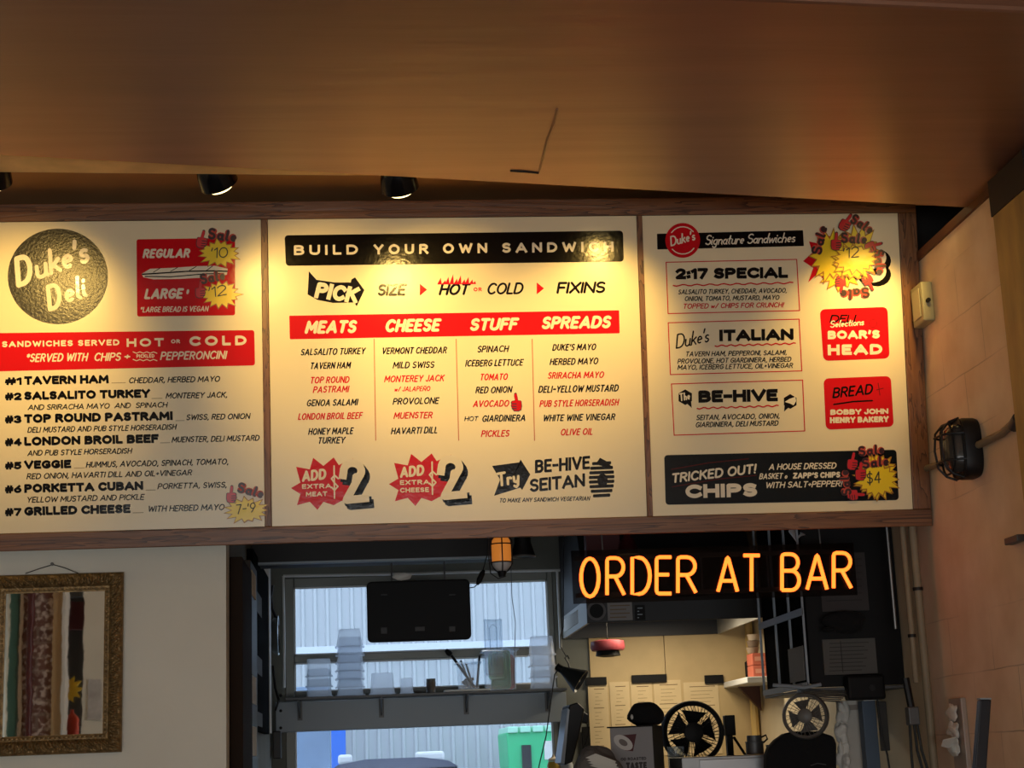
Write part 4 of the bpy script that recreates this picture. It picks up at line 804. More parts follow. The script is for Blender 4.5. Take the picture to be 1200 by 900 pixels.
def towel_holder():
    z1, z0_ = float(atX(1108, 820, XR)[2]), 1.2
    Ya, Yb2 = -.06, .0
    r = thing('wall_pocket', (XR, -.05, z0_), 'clear wall pocket with crumpled white paper on the block wall', 'wall pocket')
    MB().box((XR-.02, -.17, z0_), (XR-.001, -.04, z1)).build('pocket', mat('dull_clear_plastic', (168, 152, 140), .3), r, bevel=.003)
    for k, zz in enumerate((z1-.05, z1-.11, z1-.17)): MB().blob((XR-.032, -.105+.01*k, zz), (.010, .05, .030), 20+k, .7).build('crumpled_paper', PAPER, r)
    MB().prism([(XR-.03, -.13, z1-.135), (XR-.095, -.16, z1-.145), (XR-.10, -.15, z1-.165), (XR-.06, -.10, z1-.172), (XR-.03, -.08, z1-.17)], (.001, .001, .002)).build('paper_corner', PAPER, r)
towel_holder()
for lab, px_, Y_, rad, y0_, y1_, m in (('cream vertical pipe in the wall corner, nearest the block wall', 1082, .055, .015, 500, 930, PIPEC), ('thinner cream vertical pipe left of the corner pipe', 1070, .06, .011, 500, 800, PIPEC)):
    p = atY(px_, 760, Y_); zlo = .0 if y1_ > 900 else float(atY(px_, y1_, Y_)[2]); mb = MB(); mb.tube([(p[0], Y_, zlo), (p[0], Y_, 2.5)], rad, 10)
    r = thing('wall_pipe', (p[0], Y_, zlo), lab, 'pipe'); mb.build('pipe', m, r, smooth=True)
    q = MB(); zc = float(atY(px_, 745 if y1_ < 900 else 690, Y_)[2]); q.lathe([(rad, -.006), (rad+.004, -.006), (rad+.004, .006), (rad, .006)], (p[0], Y_, zc), (0, 0, 1), 12); q.build('coupling', BLACKM, r, smooth=True)
p = atY(1068, 840, .06)
jr = thing('junction_box', (p[0], .06, p[2]), 'grey junction box with hanging cables low in the wall corner', 'junction box')
MB().box((p[0]-.018, .03, p[2]-.03), (p[0]+.022, .075, p[2]+.035)).build('box', STEELD, jr, bevel=.004)
MB().tube([(p[0], .05, p[2]+.03), (p[0]-.012, .05, p[2]+.14)], .014, 8).build('cable_gland', BLACKM, jr, smooth=True)
for k, (dx, dx2) in enumerate(((-.012, -.02), (.004, .03), (.016, .05))): MB().tube([(p[0]+dx, .05, p[2]-.03), (p[0]+dx*1.4, .045, p[2]-.12), (p[0]+dx2, .04, p[2]-.25), (p[0]+dx2*1.1, .04, p[2]-.5)], .005, 6).build('cable', CABLE, jr, smooth=True)

# ------------------------------------------------------------------ left side of the kitchen
def zX(y, Y, X=XL): return float(atY(300, y, Y)[2])
def yX(x): return float(atX(x, 760, XL)[1])
r = thing('door_leaf', (XL+.03, .5, 0), 'dark brown door leaf folded back against the kitchen side wall', 'door')
MB().box((XL+.002, .262, .01), (XL+.05, .77, zX(657, .4))).build('leaf', mat('dark_brown_door', (46, 36, 29), .8, spec=.1, var=.15, stretch=(1, 1, .1)), r, bevel=.004)
MB().box((XL+.002, .775, .01), (XL+.045, 1.17, zX(660, .9))).build('edge_strip', mat('brown_strip', (66, 50, 36), .5), r, bevel=.003)
r['label'] = 'dark brown door leaf folded back against the kitchen side wall'
for lab, xa, xb, ya, yb_, m in (('yellowed paper taped high on the brown door edge', 288, 292, 674, 702, TANPAPER), ('white paper strip taped halfway down the brown door edge', 287, 292, 794, 826, PAPER), ('white paper strip low on the brown door edge', 287, 291, 852, 886, PAPER)):
    Y1_, Y2_ = .80, 1.05
    tag(MB().box((XL+.046, Y1_, zX(yb_, 1.)), (XL+.049, Y2_, zX(ya, 1.))).build('taped_paper', m), lab, 'paper', 'papers on the door edge')
r = thing('black_board', (XL+.02, 1.75, zX(858, 1.75)), 'tall black board with small notices on the kitchen side wall', 'board')
MB().box((XL+.002, 1.19, zX(858, 1.75)), (XL+.03, 2.3, zX(661, 1.75))).build('panel', mat('matt_black_board', (14, 14, 14), .95, spec=.03), r, bevel=.004)
for k, (ya, yb_) in enumerate(((699, 722), (772, 792), (836, 852))): MB().box((XL+.031, 1.35, zX(yb_, 1.6)), (XL+.033, 1.7, zX(ya, 1.6))).build('notice', mat('dim_notice', (96, 98, 100), .7), r)
tag(MB().box((XL+.001, 2.36, zX(860, 2.4)), (XL+.03, 2.50, zX(660, 2.4))).build('edge_trim', WHITEM, bevel=.004), 'narrow white trim strip beside the black board on the side wall', 'trim strip')
def pan():
    Yp = 2.72; zc = float(atY(325, 745, Yp)[2]); x = XL+.012
    r = thing('frying_pan', (x, Yp, zc), 'steel frying pan hung on edge from the kitchen side wall', 'pan')
    MB().lathe([(0, 0), (.07, 0), (.098, .03), (.104, .044), (.100, .046), (.094, .032), (.068, .005), (0, .004)], (x, Yp, zc), (1, 0, 0), 32).build('bowl', mat('bright_steel', (190, 196, 200), .2, metal=.9), r, smooth=True)
    MB().tube([(x+.03, Yp, zc+.095), (x+.012, Yp, zc+.14), (x+.006, Yp, zc+.2), (x+.016, Yp, zc+.26)], .007, 8).build('handle', BLACKM, r, smooth=True)
pan()
def ladle():
    Yp = 2.62; z1, z0_ = float(atY(320, 780, Yp)[2]), float(atY(320, 833, Yp)[2]); x = XL+.03
    r = thing('spatula', (x, Yp, z0_), 'black spatula hung on the side wall below the frying pan', 'spatula')
    MB().tube([(x, Yp, z1), (x+.012, Yp, (z0_+z1)/2), (x+.03, Yp, z0_+.05)], .006, 8).build('handle', BLACKP, r, smooth=True)
    MB().prism([(x+.01, Yp-.035, z0_), (x+.03, Yp-.035, z0_+.06), (x+.03, Yp+.035, z0_+.06), (x+.01, Yp+.035, z0_)], (.006, 0, 0)).build('blade', BLACKP, r, bevel=.002)
ladle()
tag(MB().pbox(320, 857, 329, 889, 2.9, 3.0).build('switch_box', mat('dark_grey_box', (48, 48, 48), .5), bevel=.004), 'small dark grey switch box on the rear wall left of the window', 'switch box')

# ------------------------------------------------------------------ shelf across the window
Ysf = 2.72
zsh = float(atY(495, 812, Ysf)[2])
def shelf():
    X0, X1 = float(atY(323, 830, 2.96)[0]), float(atY(664, 830, 2.96)[0]); za = float(atY(495, 852, 2.96)[2])
    r = thing('wall_shelf', ((X0+X1)/2, 2.85, za), 'grey steel wall shelf across the kitchen window', 'shelf')
    MB().box((X0, 2.955, za), (X1, 3.04, zsh-.012)).build('apron', GREYM, r, bevel=.003)
    MB().box((float(atY(334, 815, Ysf)[0]), Ysf, zsh-.012), (X1-.02, 2.954, zsh)).build('shelf_top', STEELD, r, bevel=.002)
    for px_ in (351, 447, 547, 643):
        x = float(atY(px_, 830, 2.9)[0]); b = MB(); b.box((x-.013, 2.945, zsh-.11), (x+.013, 2.954, zsh-.013)); b.prism([(x-.004, 2.945, zsh-.1), (x-.004, 2.945, zsh-.013), (x-.004, 2.76, zsh-.013), (x-.004, 2.76, zsh-.022)], (.008, 0, 0)); b.build('bracket', STEELD, r)
    for px_, py_ in ((329, 815), (329, 833), (329, 853)):
        p = atY(px_, py_, 2.954); MB().lathe([(.008, 0), (.008, .006), (.004, .008), (0, .008)], p, (0, -1, 0), 10).build('bolt', BLACKM, r)
shelf()
def tub(name, x, z, wb, wt, h, Y=2.83, m=FROST):      # upside-down tapered tub with a rim at the bottom
    r = bpy.data.objects.new(name, None); COL.objects.link(r); r.location = (x, Y, z)
    def ring(w, d, zz, rd, n=5):
        out = []
        for sx, sy, a0 in ((1, 1, 0), (-1, 1, 90), (-1, -1, 180), (1, -1, 270)):
            for i in range(n): a_ = math.radians(a0+90*i/(n-1)); out.append((x+sx*(w/2-rd)+rd*math.cos(a_), Y+sy*(d/2-rd)+rd*math.sin(a_), z+zz))
        return out
    def loft(secs, top):
        b = MB()
        for sc in secs: b.v += sc
        n = len(secs[0])
        for i in range(len(secs)-1):
            for j in range(n): b.f.append((i*n+j, i*n+(j+1) % n, (i+1)*n+(j+1) % n, (i+1)*n+j))
        if top: b.f.append(tuple((len(secs)-1)*n+j for j in range(n)))
        return b
    d = .86; rd = wt*.16
    loft([ring(wb, wb*d, 0, rd), ring(wb*.985, wb*.985*d, h*.1, rd), ring(wt*1.02, wt*1.02*d, h*.9, rd), ring(wt, wt*d, h*.985, rd), ring(wt*.9, wt*.9*d, h, rd*.8)], True).build('body', m, r, smooth=True)
    loft([ring(wb*1.0, wb*d, .0, rd), ring(wb*1.10, wb*d+wb*.1, .0, rd), ring(wb*1.10, wb*d+wb*.1, h*.06, rd), ring(wb*1.0, wb*d, h*.06, rd)], False).build('rim', m, r, smooth=True)
    return r
def stack(label_fn, px0, px1, n, step, wb, wt, h, group, Y=2.83):
    x = float(atY((px0+px1)/2, 800, Y)[0]); proto = tub('food_tub', x, zsh+.001, wb, wt, h, Y)
    for k in range(n):
        o = proto if k == 0 else copy_tree(proto)
        o.location = (x+random.uniform(-.002, .002)*(k > 0), Y, zsh+.001+k*step); tag(o, label_fn(n-1-k), 'food tub', group)
ORD = ['topmost', 'second from the top', 'third from the top', 'fourth from the top', 'fifth from the top', 'sixth from the top', 'lowest']
stack(lambda k: 'frosted tub in the short stack at the left end of the shelf, '+('topmost', 'middle one', 'lowest')[k], 359, 389, 3, .052, .128, .118, .092, 'frosted tubs in the short stack')
stack(lambda k: 'frosted tub in the tall stack of seven left of the monitor, '+ORD[k], 395, 426, 7, .0415, .138, .108, .095, 'frosted tubs in the tall stack')
stack(lambda k: 'frosted tub in the stack at the right end of the shelf, '+('topmost', 'second from the top', 'third from the top', 'lowest')[k], 621, 652, 4, .058, .132, .112, .10, 'frosted tubs in the right end stack')
def single(px0, px1, w, h, lab, m):
    x = float(atY((px0+px1)/2, 800, 2.82)[0]); o = tub('food_tub', x, zsh+.001, w, w*.86, h, 2.82, m); tag(o, lab, 'food tub')
single(433, 463, .128, .112, 'single wide frosted tub turned upside down between tall stack and can', FROST)
single(468, 485, .068, .082, 'single small frosted tub turned upside down beside the steel can', FROST)
p = atY(505, 803, 2.8)
r = thing('steel_can', (p[0], 2.8, zsh), 'small steel can standing in the middle of the window shelf', 'can')
MB().lathe([(0, .001), (.024, .001), (.025, .006), (.024, .01), (.024, .07), (.025, .074), (.022, .074), (.021, .066), (0, .066)], (p[0], 2.8, zsh), (0, 0, 1), 24).build('body', STEELD, r, smooth=True)
MB().lathe([(.0245, .018), (.0247, .058)], (p[0], 2.8, zsh), (0, 0, 1), 24).build('paper_label', mat('dull_label', (92, 84, 78), .6, var=.3, vscale=40), r, smooth=True)
def openbin(r, x, Y, z, w, d, h, m, name='body', t=.004):
    b = MB(); k = .9
    o = [(x-w/2*k, Y-d/2*k, z), (x+w/2*k, Y-d/2*k, z), (x+w/2*k, Y+d/2*k, z), (x-w/2*k, Y+d/2*k, z)]; u = [(x-w/2, Y-d/2, z+h), (x+w/2, Y-d/2, z+h), (x+w/2, Y+d/2, z+h), (x-w/2, Y+d/2, z+h)]
    b.add(o+u, [(0, 1, 2, 3)]+[(i, (i+1) % 4, 4+(i+1) % 4, 4+i) for i in range(4)]); q = b.build(name, m, r)
    f = MB(); e = .008; U = [(x-w/2-e, Y-d/2-e), (x+w/2+e, Y-d/2-e), (x+w/2+e, Y+d/2+e), (x-w/2-e, Y+d/2+e)]; f.tube([(a_, c_, z+h) for a_, c_ in U], .006, 6, closed=True); f.build('rim', m, r); return q
def utensils():
    x = float(atY(549, 800, 2.82)[0]); Y = 2.82
    MBt = MB().box((x-.13, Y-.07, zsh+.001), (x+.11, Y+.07, zsh+.012)); tag(MBt.build('tray', WHITEM, bevel=.004), 'flat white tray on the shelf under the utensil bin', 'tray')
    r = thing('utensil_bin', (x, Y, zsh+.013), 'clear open bin of kitchen utensils on the white tray', 'bin'); openbin(r, x, Y, zsh+.013, .115, .09, .135, CLEAR)
    def U(name, lab, pts, rad, m, head=None):
        q = thing(name, pts[0], lab, 'utensil', 'utensils in the clear bin'); MB().tube(pts, rad, 8).build('handle', m, q, smooth=True)
        if head: head(q)
    zb = zsh+.02
    Y -= .03; a1, a2 = (x+.03, Y, zb), tuple(atY(529, 768, Y)); U('peeler', 'black handled tool leaning far out to the left of the utensil bin', [a1, a2], .007, BLACKP, lambda q: MB().lathe([(0, 0), (.014, .004), (.016, .02), (.01, .04), (0, .045)], a2, (-.7, 0, .7), 12).build('grip', BLACKP, q, smooth=True))
    Y += .03
    U('tongs', 'steel tongs leaning in the middle of the utensil bin', [(x+.012, Y, zb), tuple(atY(540, 774, Y))], .006, STEEL, lambda q: MB().tube([(x+.026, Y, zb), tuple(atY(546, 778, Y))], .006, 8).build('arm', STEEL, q, smooth=True))
    U('whisk', 'black handled utensil standing upright at the right of the bin', [(x+.043, Y-.005, zb), tuple(atY(562, 768, Y-.005))], .006, BLACKP)
    U('scoop', 'grey scoop lying across the bottom of the utensil bin', [(x-.033, Y+.027, zb+.03), (x+.03, Y+.027, zb+.05)], .008, STEELD, lambda q: MB().blob((x+.0, Y+.027, zb+.03), (.026, .010, .024), 3, .1).build('bowl', STEELD, q, smooth=True))
utensils()
def lidbin():
    Y = 2.83; x0, x1 = float(atY(567, 790, Y)[0]), float(atY(605, 790, Y)[0]); x = (x0+x1)/2; z = zsh+.001; h = float(atY(586, 763, Y)[2])-z
    r = thing('storage_bin', (x, Y, z), 'large clear bin holding lids at the right of the window shelf', 'bin'); openbin(r, x, Y, z, x1-x0, .15, h, CLEAR)
    def slab(name, lab, xc, dx, zb_, zt_, wy, m, th=.012, yo=0., lean=0.):
        n = 6; rd = .02; out = []
        for sx, sz, a0 in ((1, 1, 0), (-1, 1, 90), (-1, -1, 180), (1, -1, 270)):
            for i in range(n): a_ = math.radians(a0+90*i/(n-1)); out.append((xc+sx*(dx/2-rd)+rd*math.cos(a_), (zb_+zt_)/2+sz*((zt_-zb_)/2-rd)+rd*math.sin(a_)))
        q = thing(name, (xc, Y+yo, zb_), lab, 'lid', 'lids in the clear storage bin')
        MB().prism([(a_+lean*(c_-zb_), Y+yo, c_) for a_, c_ in out], (0, th, 0)).build('plate', m, q, bevel=.003)
        cx_, cz_ = xc, (zb_+zt_)/2
        f = MB(); f.tube([((cx_+(a_-cx_)*.86)+lean*(c_-zb_), Y+yo-.003, cz_+(c_-cz_)*.86) for a_, c_ in out], .004, 6, closed=True); f.build('raised_edge', m, q, smooth=True)
    GR = mat('green_lid', (34, 120, 84), .4); RD = mat('red_lid', (150, 34, 44), .4)
    W = x1-x0
    slab('lid', 'dark green lid standing in the clear storage bin', x+.005, W*.62, z+.008, z+h*1.02, .1, GR, yo=.0)
    slab('lid', 'pale green clear lid in front of the dark green lid', x-.014, W*.56, z+.055, z+h*.98, .1, GREENCLEAR, yo=-.026)
    slab('lid', 'red lid standing at the right side of the clear storage bin', x+.05, W*.36, z+.008, z+h*.92, .1, RD, yo=.03)
    slab('lid', 'pale clear lid standing behind the red lid', x+.045, W*.40, z+.05, z+h*1.1, .1, CLEAR, yo=.055)
    xa, xb = float(atY(566, 750, Y)[0]), float(atY(588, 750, Y)[0]); zt_, zb_ = float(atY(577, 726, Y)[2]), float(atY(577, 793, Y)[2])
    q = thing('food_pan', ((xa+xb)/2, Y-.03, zb_), 'tall clear food pan standing on end in the storage bin', 'food pan')
    b = MB(); t = .005; Yf = Y-.068
    b.box((xa+.014, Yf, zb_), (xb-.014, Yf+t, zt_-.012)); b.box((xa+.008, Yf, zb_), (xa+.013, Yf+.035, zt_)); b.box((xb-.013, Yf, zb_), (xb-.008, Yf+.035, zt_)); b.box((xa+.014, Yf, zt_-.011), (xb-.014, Yf+.035, zt_-.005)); b.build('body', CLEAR, q)
    f = MB(); f.tube([(xa+.005, Yf+.0, zb_+.01), (xa+.005, Yf, zt_-.006), (xb-.005, Yf, zt_-.006), (xb-.005, Yf, zb_+.01)], .0045, 6, closed=True); f.build('rim', CLEAR, q)
    f = MB(); f.tube([(xa+.035, Yf-.003, zb_+.05), (xa+.03, Yf-.003, zt_-.05), ((xa+xb)/2, Yf-.003, zt_-.03), (xb-.03, Yf-.003, zt_-.05), (xb-.035, Yf-.003, zb_+.05)], .003, 6); f.build('moulded_ridge', CLEAR, q)
lidbin()

# ------------------------------------------------------------------ hung in front of the window
def monitor():
    Y = 1.6; X0, X1 = float(atY(430, 715, Y)[0]), float(atY(551.5, 715, Y)[0]); Z1, Z0_ = float(atY(490, 680, Y)[2]), float(atY(490, 751, Y)[2])
    r = thing('monitor', ((X0+X1)/2, Y, Z0_), 'black flat monitor hung from above with its back to the room', 'monitor')
    n = 6; rd = .022; out = []
    for sx, sz, a0 in ((1, 1, 0), (-1, 1, 90), (-1, -1, 180), (1, -1, 270)):
        for i in range(n): a_ = math.radians(a0+90*i/(n-1)); out.append(((X0+X1)/2+sx*((X1-X0)/2-rd)+rd*math.cos(a_), (Z0_+Z1)/2+sz*((Z1-Z0_)/2-rd)+rd*math.sin(a_)))
    MB().prism([(a_, Y, c_) for a_, c_ in out], (0, .035, 0)).build('back_shell', BLACKP, r, bevel=.006)
    MB().box((X0+.015, Y+.036, Z0_+.015), (X1-.015, Y+.038, Z1-.015)).build('screen', mat('dark_screen', (10, 12, 16), .1), r)
    DK = mat('charcoal_label', (40, 40, 42), .5)
    for px_, py_, w, h in ((450, 697, .014, .003), (530, 697, .014, .003), (450, 739, .014, .014), (530, 737, .014, .012), (492, 737, .022, .010)):
        p = atY(px_, py_, Y-.001); MB().box((p[0]-w, Y-.004, p[2]-h), (p[0]+w, Y-.0005, p[2]+h)).build('mounting_pad' if px_ != 492 else 'rating_label', DK, r, bevel=.001)
    for px_ in (459, 521):
        p = atY(px_, 678, Y+.02); MB().tube([(p[0], Y+.02, Z1-.01), (p[0], Y+.02, ZK-.001)], .004, 8).build('hanger_rod', STEELD, r, smooth=True)
monitor()
p = atY(471, 668, 1.62); tag(MB().blob((p[0], 1.60, Z_ := float(atY(471, 676, 1.62)[2])), (.038, .02, .018), 5, .5).build('crumpled_napkin', PAPER, smooth=True), 'crumpled white napkin tucked on top of the hanging monitor', 'napkin')
def jar_light():
    Y = .55; c = atY(587.5, 648, Y); k = .0033; R_ = .0385
    r = thing('caged_jar_light', (c[0], Y, c[2]-.07), 'small amber jar light in a wire cage hanging under the menu board', 'lamp')
    AM = mat('amber_glass', (236, 150, 62), .3, emit=(255, 150, 60), estr=.34)
    MB().lathe([(R_*.98, -.036), (R_, -.01), (R_, .03), (R_*.92, .05), (R_*.6, .066), (0, .072)], c, (0, 0, 1), 24).build('amber_globe', AM, r, smooth=True)
    MB().lathe([(R_, -.037), (R_*.95, -.05), (R_*.6, -.066), (R_*.3, -.072), (0, -.072)], c, (0, 0, 1), 24).build('white_tip', mat('milk_glass', (205, 200, 196), .4), r, smooth=True)
    g = MB()
    for zz in (-.038, .034): g.tube([(c[0]+(R_+.004)*math.cos(q*math.pi/10), Y+(R_+.004)*math.sin(q*math.pi/10), c[2]+zz) for q in range(20)], .0026, 6, closed=True)
    for q in range(4):
        a_ = q*math.pi/2-math.pi/2; ca, sa = math.cos(a_), math.sin(a_)
        g.tube([(c[0]+ca*rr, Y+sa*rr, c[2]+zz) for rr, zz in ((R_*.35, -.078), (R_*.75, -.066), (R_+.004, -.042), (R_+.004, .05), (R_*.8, .066), (R_*.5, .08))], .0026, 6)
    g.build('wire_cage', BLACKM, r, smooth=True)
    MB().lathe([(0, .073), (.025, .073), (.03, .08), (.03, .12), (.012, .13), (.012, 2.798-c[2]), (0, 2.799-c[2])], c, (0, 0, 1), 16).build('lamp_holder', BLACKM, r, smooth=True)
    MB().lathe([(0, -.095), (.012, -.095), (.02, -.073), (0, -.073)], c, (0, 0, 1), 16).build('end_cap', BLACKM, r, smooth=True)
    w = MB(); w.tube([(c[0]+.012, Y, c[2]-.09), tuple(atY(593, 675, Y)), tuple(atY(584, 678, Y)), tuple(atY(575, 672, Y)), tuple(atY(573, 655, Y)), tuple(atY(572, 630, Y))], .0025, 6); w.build('cord', CABLE, r, smooth=True)
jar_light()
def can_spot():
    Y = .75; c = atY(613, 653, Y); zt = 2.799-c[2]
    r = thing('pendant_lamp', (c[0], Y, c[2]), 'black pendant can lamp hanging right of the amber jar light', 'pendant lamp')
    MB().lathe([(.048, .002), (.051, 0), (.044, .025), (.034, .06), (.031, .12), (.01, .14), (.008, zt), (0, zt)], c, (0, 0, 1), 28).build('shade', BLACKM, r, smooth=True)
    MB().lathe([(.0515, -.001), (.053, .002), (.051, .006), (.0475, .002), (.0515, -.001)], c, (0, 0, 1), 28).build('rim', STEEL, r, smooth=True)
can_spot()
Yc = 1.2; m_ = MB(); m_.tube([(atY(573, 620, Yc)[0], Yc, ZK-.001), atY(573, 620, Yc), atY(571, 650, Yc), atY(566, 668, Yc)], .0025, 6); m_.tube([atY(560, 684, Yc), atY(556, 688, Yc), atY(550, 689, Yc)], .0022, 6)
r = thing('power_cord', atY(566, 680, Yc), 'black cord with an inline plug dangling beside the hanging monitor', 'cord'); m_.build('cord', CABLE, r, smooth=True)
MB().lathe([(0, -.035), (.006, -.033), (.013, -.012), (.012, .02), (.006, .036), (0, .038)], atY(563, 677, Yc), (.45, 0, .9), 12).build('plug', BLACKP, r, smooth=True)
tag(MB().tube([(atY(599, 672, 2.5)[0], 2.5, ZK-.001), atY(599, 672, 2.5), atY(600, 700, 2.5), atY(604, 730, 2.5), atY(603, 775, 2.5), atY(603, 800, 2.5)], .0018, 6).build('pull_string', mat('grey_string', (90, 96, 104), .7), smooth=True), 'thin grey string hanging in front of the window above the storage bin', 'string')

# ------------------------------------------------------------------ extractor hood
def hood():
    X0, X1, Ya, Yb2 = 1.063, 1.92, 2.0, YB-.025; zb = 2.025; zl = float(atY(760, 700, Ya)[2])
    r = thing('extractor_hood', ((X0+X1)/2, 2.5, zb), 'dull steel extractor hood with taped notices over the yellowed wall', 'hood')
    t = .012; HD = mat('hood_steel', (52, 52, 53), .5, metal=.5); HL = mat('hood_lit_steel', (170, 168, 160), .45, metal=.3)  # light on the end panels is painted in as a paler steel
    MB().box((X0, Ya, zb), (X1, Ya+t, zl)).build('front_lip', HD, r, bevel=.003)
    MB().box((X0, Ya+t, zb), (X0+t, Yb2, zl)).build('end_panel', HL, r)
    MB().box((X1-t, Ya+t, zb), (X1, Yb2, zl)).build('end_panel', HL, r)
    MB().box((X0+t, Yb2-t, zb), (X1-t, Yb2, zl)).build('back_panel', HD, r)
    MB().prism([(X0, Ya, zl), (X0, Yb2, zl), (X0, Yb2, ZK-.002), (X0, Ya+.45, ZK-.002)], (X1-X0, 0, 0)).build('canopy', mat('hood_dark', (52, 52, 53), .55, metal=.3), r)
    MB().box((X0-.003, Ya+.35, zb+.03), (X0-.0005, Ya+.95, zl-.02)).build('paper_sheet', PAPER, r)
    l = bpy.data.lights.new('hood_light', 'AREA'); l.shape = 'RECTANGLE'; l.size = .5; l.size_y = .12; l.energy = HOOD_POWER; l.color = (1., .84, .60)
    MB().box((1.3, 2.40, zl-.04), (1.7, 2.52, zl-.001)).build('light_fitting', WHITEM, r)
    o = bpy.data.objects.new('hood_light', l); COL.objects.link(o); o.parent = r; o.location = Vector((1.5, 2.46, zl-.045))-r.location
    for lab, px0, py0, px1, py1, m in (('dim white notice with text taped to the hood lip', 712, 706, 741, 727, 'sheet'), ('small black and white notice on the hood lip', 744, 709, 756, 727, 'dark')):
        n_ = thing('hood_notice', atY((px0+px1)/2, py1, Ya-.002), lab, 'notice'); MB().pbox(px0, py0, px1, py1, Ya-.003, Ya-.001).build('sheet', mat('dim_sheet', (146, 142, 140), .7) if m == 'sheet' else BLACKP, n_)
        tl = MB()
        for k in range(4): yy = py0+3+k*(py1-py0-5)/3.5; tl.pbox(px0+3, yy, px1-3-(k % 2)*4, yy+1.2, Ya-.0036, Ya-.0031)
        tl.build('printed_line', PRINT if m == 'sheet' else GREYM, n_)
    c = atY(699, 716, Ya-.003); n_ = thing('round_badge', c, 'round dark badge sticker at the left end of the hood lip', 'badge')
    MB().lathe([(.0, 0), (.046, 0), (.046, .002), (0, .002)], c, (0, -1, 0), 28).build('disc', mat('badge_grey', (96, 92, 92), .6), n_)
    MB().lathe([(.022, .0022), (.034, .0022), (.034, .003), (.022, .003)], c, (0, -1, 0), 24).build('ring', BLACKP, n_)
    d = MB(); c2 = atY(712, 757, 2.6); d.lathe([(0, .03), (.055, .03), (.085, .024), (.09, -.008), (.082, -.024), (0, -.026)], c2, (0, 0, 1), 28)
    n_ = thing('red_tub', (c2[0], 2.6, c2[2]), 'dull red round tub hung under the left end of the hood', 'tub'); d.build('body', mat('dull_red_plastic', (132, 54, 60), .45), n_, smooth=True)
    MB().lathe([(.06, -.0265), (.064, -.05), (.03, -.056), (0, -.056)], c2, (0, 0, 1), 24).build('base', BLACKP, n_, smooth=True)
    MB().tube([(c2[0], 2.6, c2[2]+.029), (c2[0], 2.6, zl-.001)], .003, 8).build('hanger', BLACKM, n_)
hood()
tag(MB().pbox(687, 632, 727, 650, 1.9, 1.98, ztop=ZK-.001).build('metal_box', mat('maroon_metal', (92, 34, 38), .5), bevel=.004), 'maroon metal box dropping from the ceiling beside the hood, behind the neon sign', 'box')
c = atY(736, 650, 1.0); pc = thing('pendant_lamp', c, 'dark red pendant shade hanging behind the neon sign', 'pendant lamp')
MB().lathe([(.05, 0), (.045, .02), (.03, .06), (.012, .085), (.006, .1), (.006, 2.799-c[2]), (0, 2.799-c[2])], c, (0, 0, 1), 24).build('shade', mat('dark_red_shade', (70, 22, 24), .4), pc, smooth=True)
MB().lathe([(0, .0), (.02, .002), (.024, .02), (.012, .04), (0, .045)], c, (0, 0, 1), 16).build('bulb', mat('dull_bulb', (150, 140, 130), .3), pc, smooth=True)
c = atY(933, 626, .5); cs = thing('clamp_spotlight', c, 'small silver spotlight under the right end of the board', 'spotlight')
MB().lathe([(0, -.03), (.014, -.03), (.018, .0), (.024, .03), (.020, .03), (0, .02)], c, (.5, -.5, -.7), 16).build('shade', mat('silver_shade', (200, 200, 200), .35, metal=.3), cs, smooth=True)
MB().tube([(c[0]-.012, .51, c[2]+.02), (c[0]-.03, .52, c[2]+.1), (c[0]-.03, .52, 2.799)], .004, 6).build('arm', BLACKM, cs, smooth=True)

# ------------------------------------------------------------------ papers on the yellowed wall
Yp = YB-.021
for lab, x0, y0, x1, y1 in (('first tan menu sheet from the left on the yellowed wall', 691, 802, 714, 897), ('second tan menu sheet from the left on the yellowed wall', 716, 799, 739, 880), ('third tan menu sheet from the left, beneath the wide black strip', 741, 799, 766, 890), ('fourth tan menu sheet from the left, widest of the row', 768, 797, 800, 885), ('last tan menu sheet on the right, behind the black fan', 803, 799, 844, 884)):
    r = thing('menu_sheet', atY((x0+x1)/2, y1, Yp), lab, 'paper', 'menu sheets on the yellowed wall'); MB().pbox(x0, y0, x1, y1, Yp-.003, Yp-.0005).build('sheet', TANPAPER, r)
    tl = MB(); yy = y0+5; k = 0
    while yy < y1-6: tl.pbox(x0+5+(k % 5 > 0)*1.5, yy, x1-6-(k*7 % 5)*1.6, yy+(.8 if k % 5 == 0 else .35), Yp-.0038, Yp-.0031); yy += 4.2 if k % 5 else 5.5; k += 1
    tl.build('printed_line', PRINT, r)
for lab, x0, y0, x1, y1 in (('short black strip at the left of the yellowed wall', 686.5, 793.5, 711, 803), ('wide black strip in the middle of the yellowed wall', 740.5, 790.5, 781.5, 800), ('black strip on the yellowed wall above the fan', 826, 791, 848, 801), ('upright black strip low at the left of the yellowed wall', 682.5, 851.5, 692, 884)):
    Yq = Yp if x0 > 692 else (Yp if y0 < 800 else Yp)
    tag(MB().pbox(x0, y0, x1, y1, Yp-.018, Yp-.004).build('wall_strip', BLACKP, bevel=.002), lab, 'strip', 'black strips on the yellowed wall')

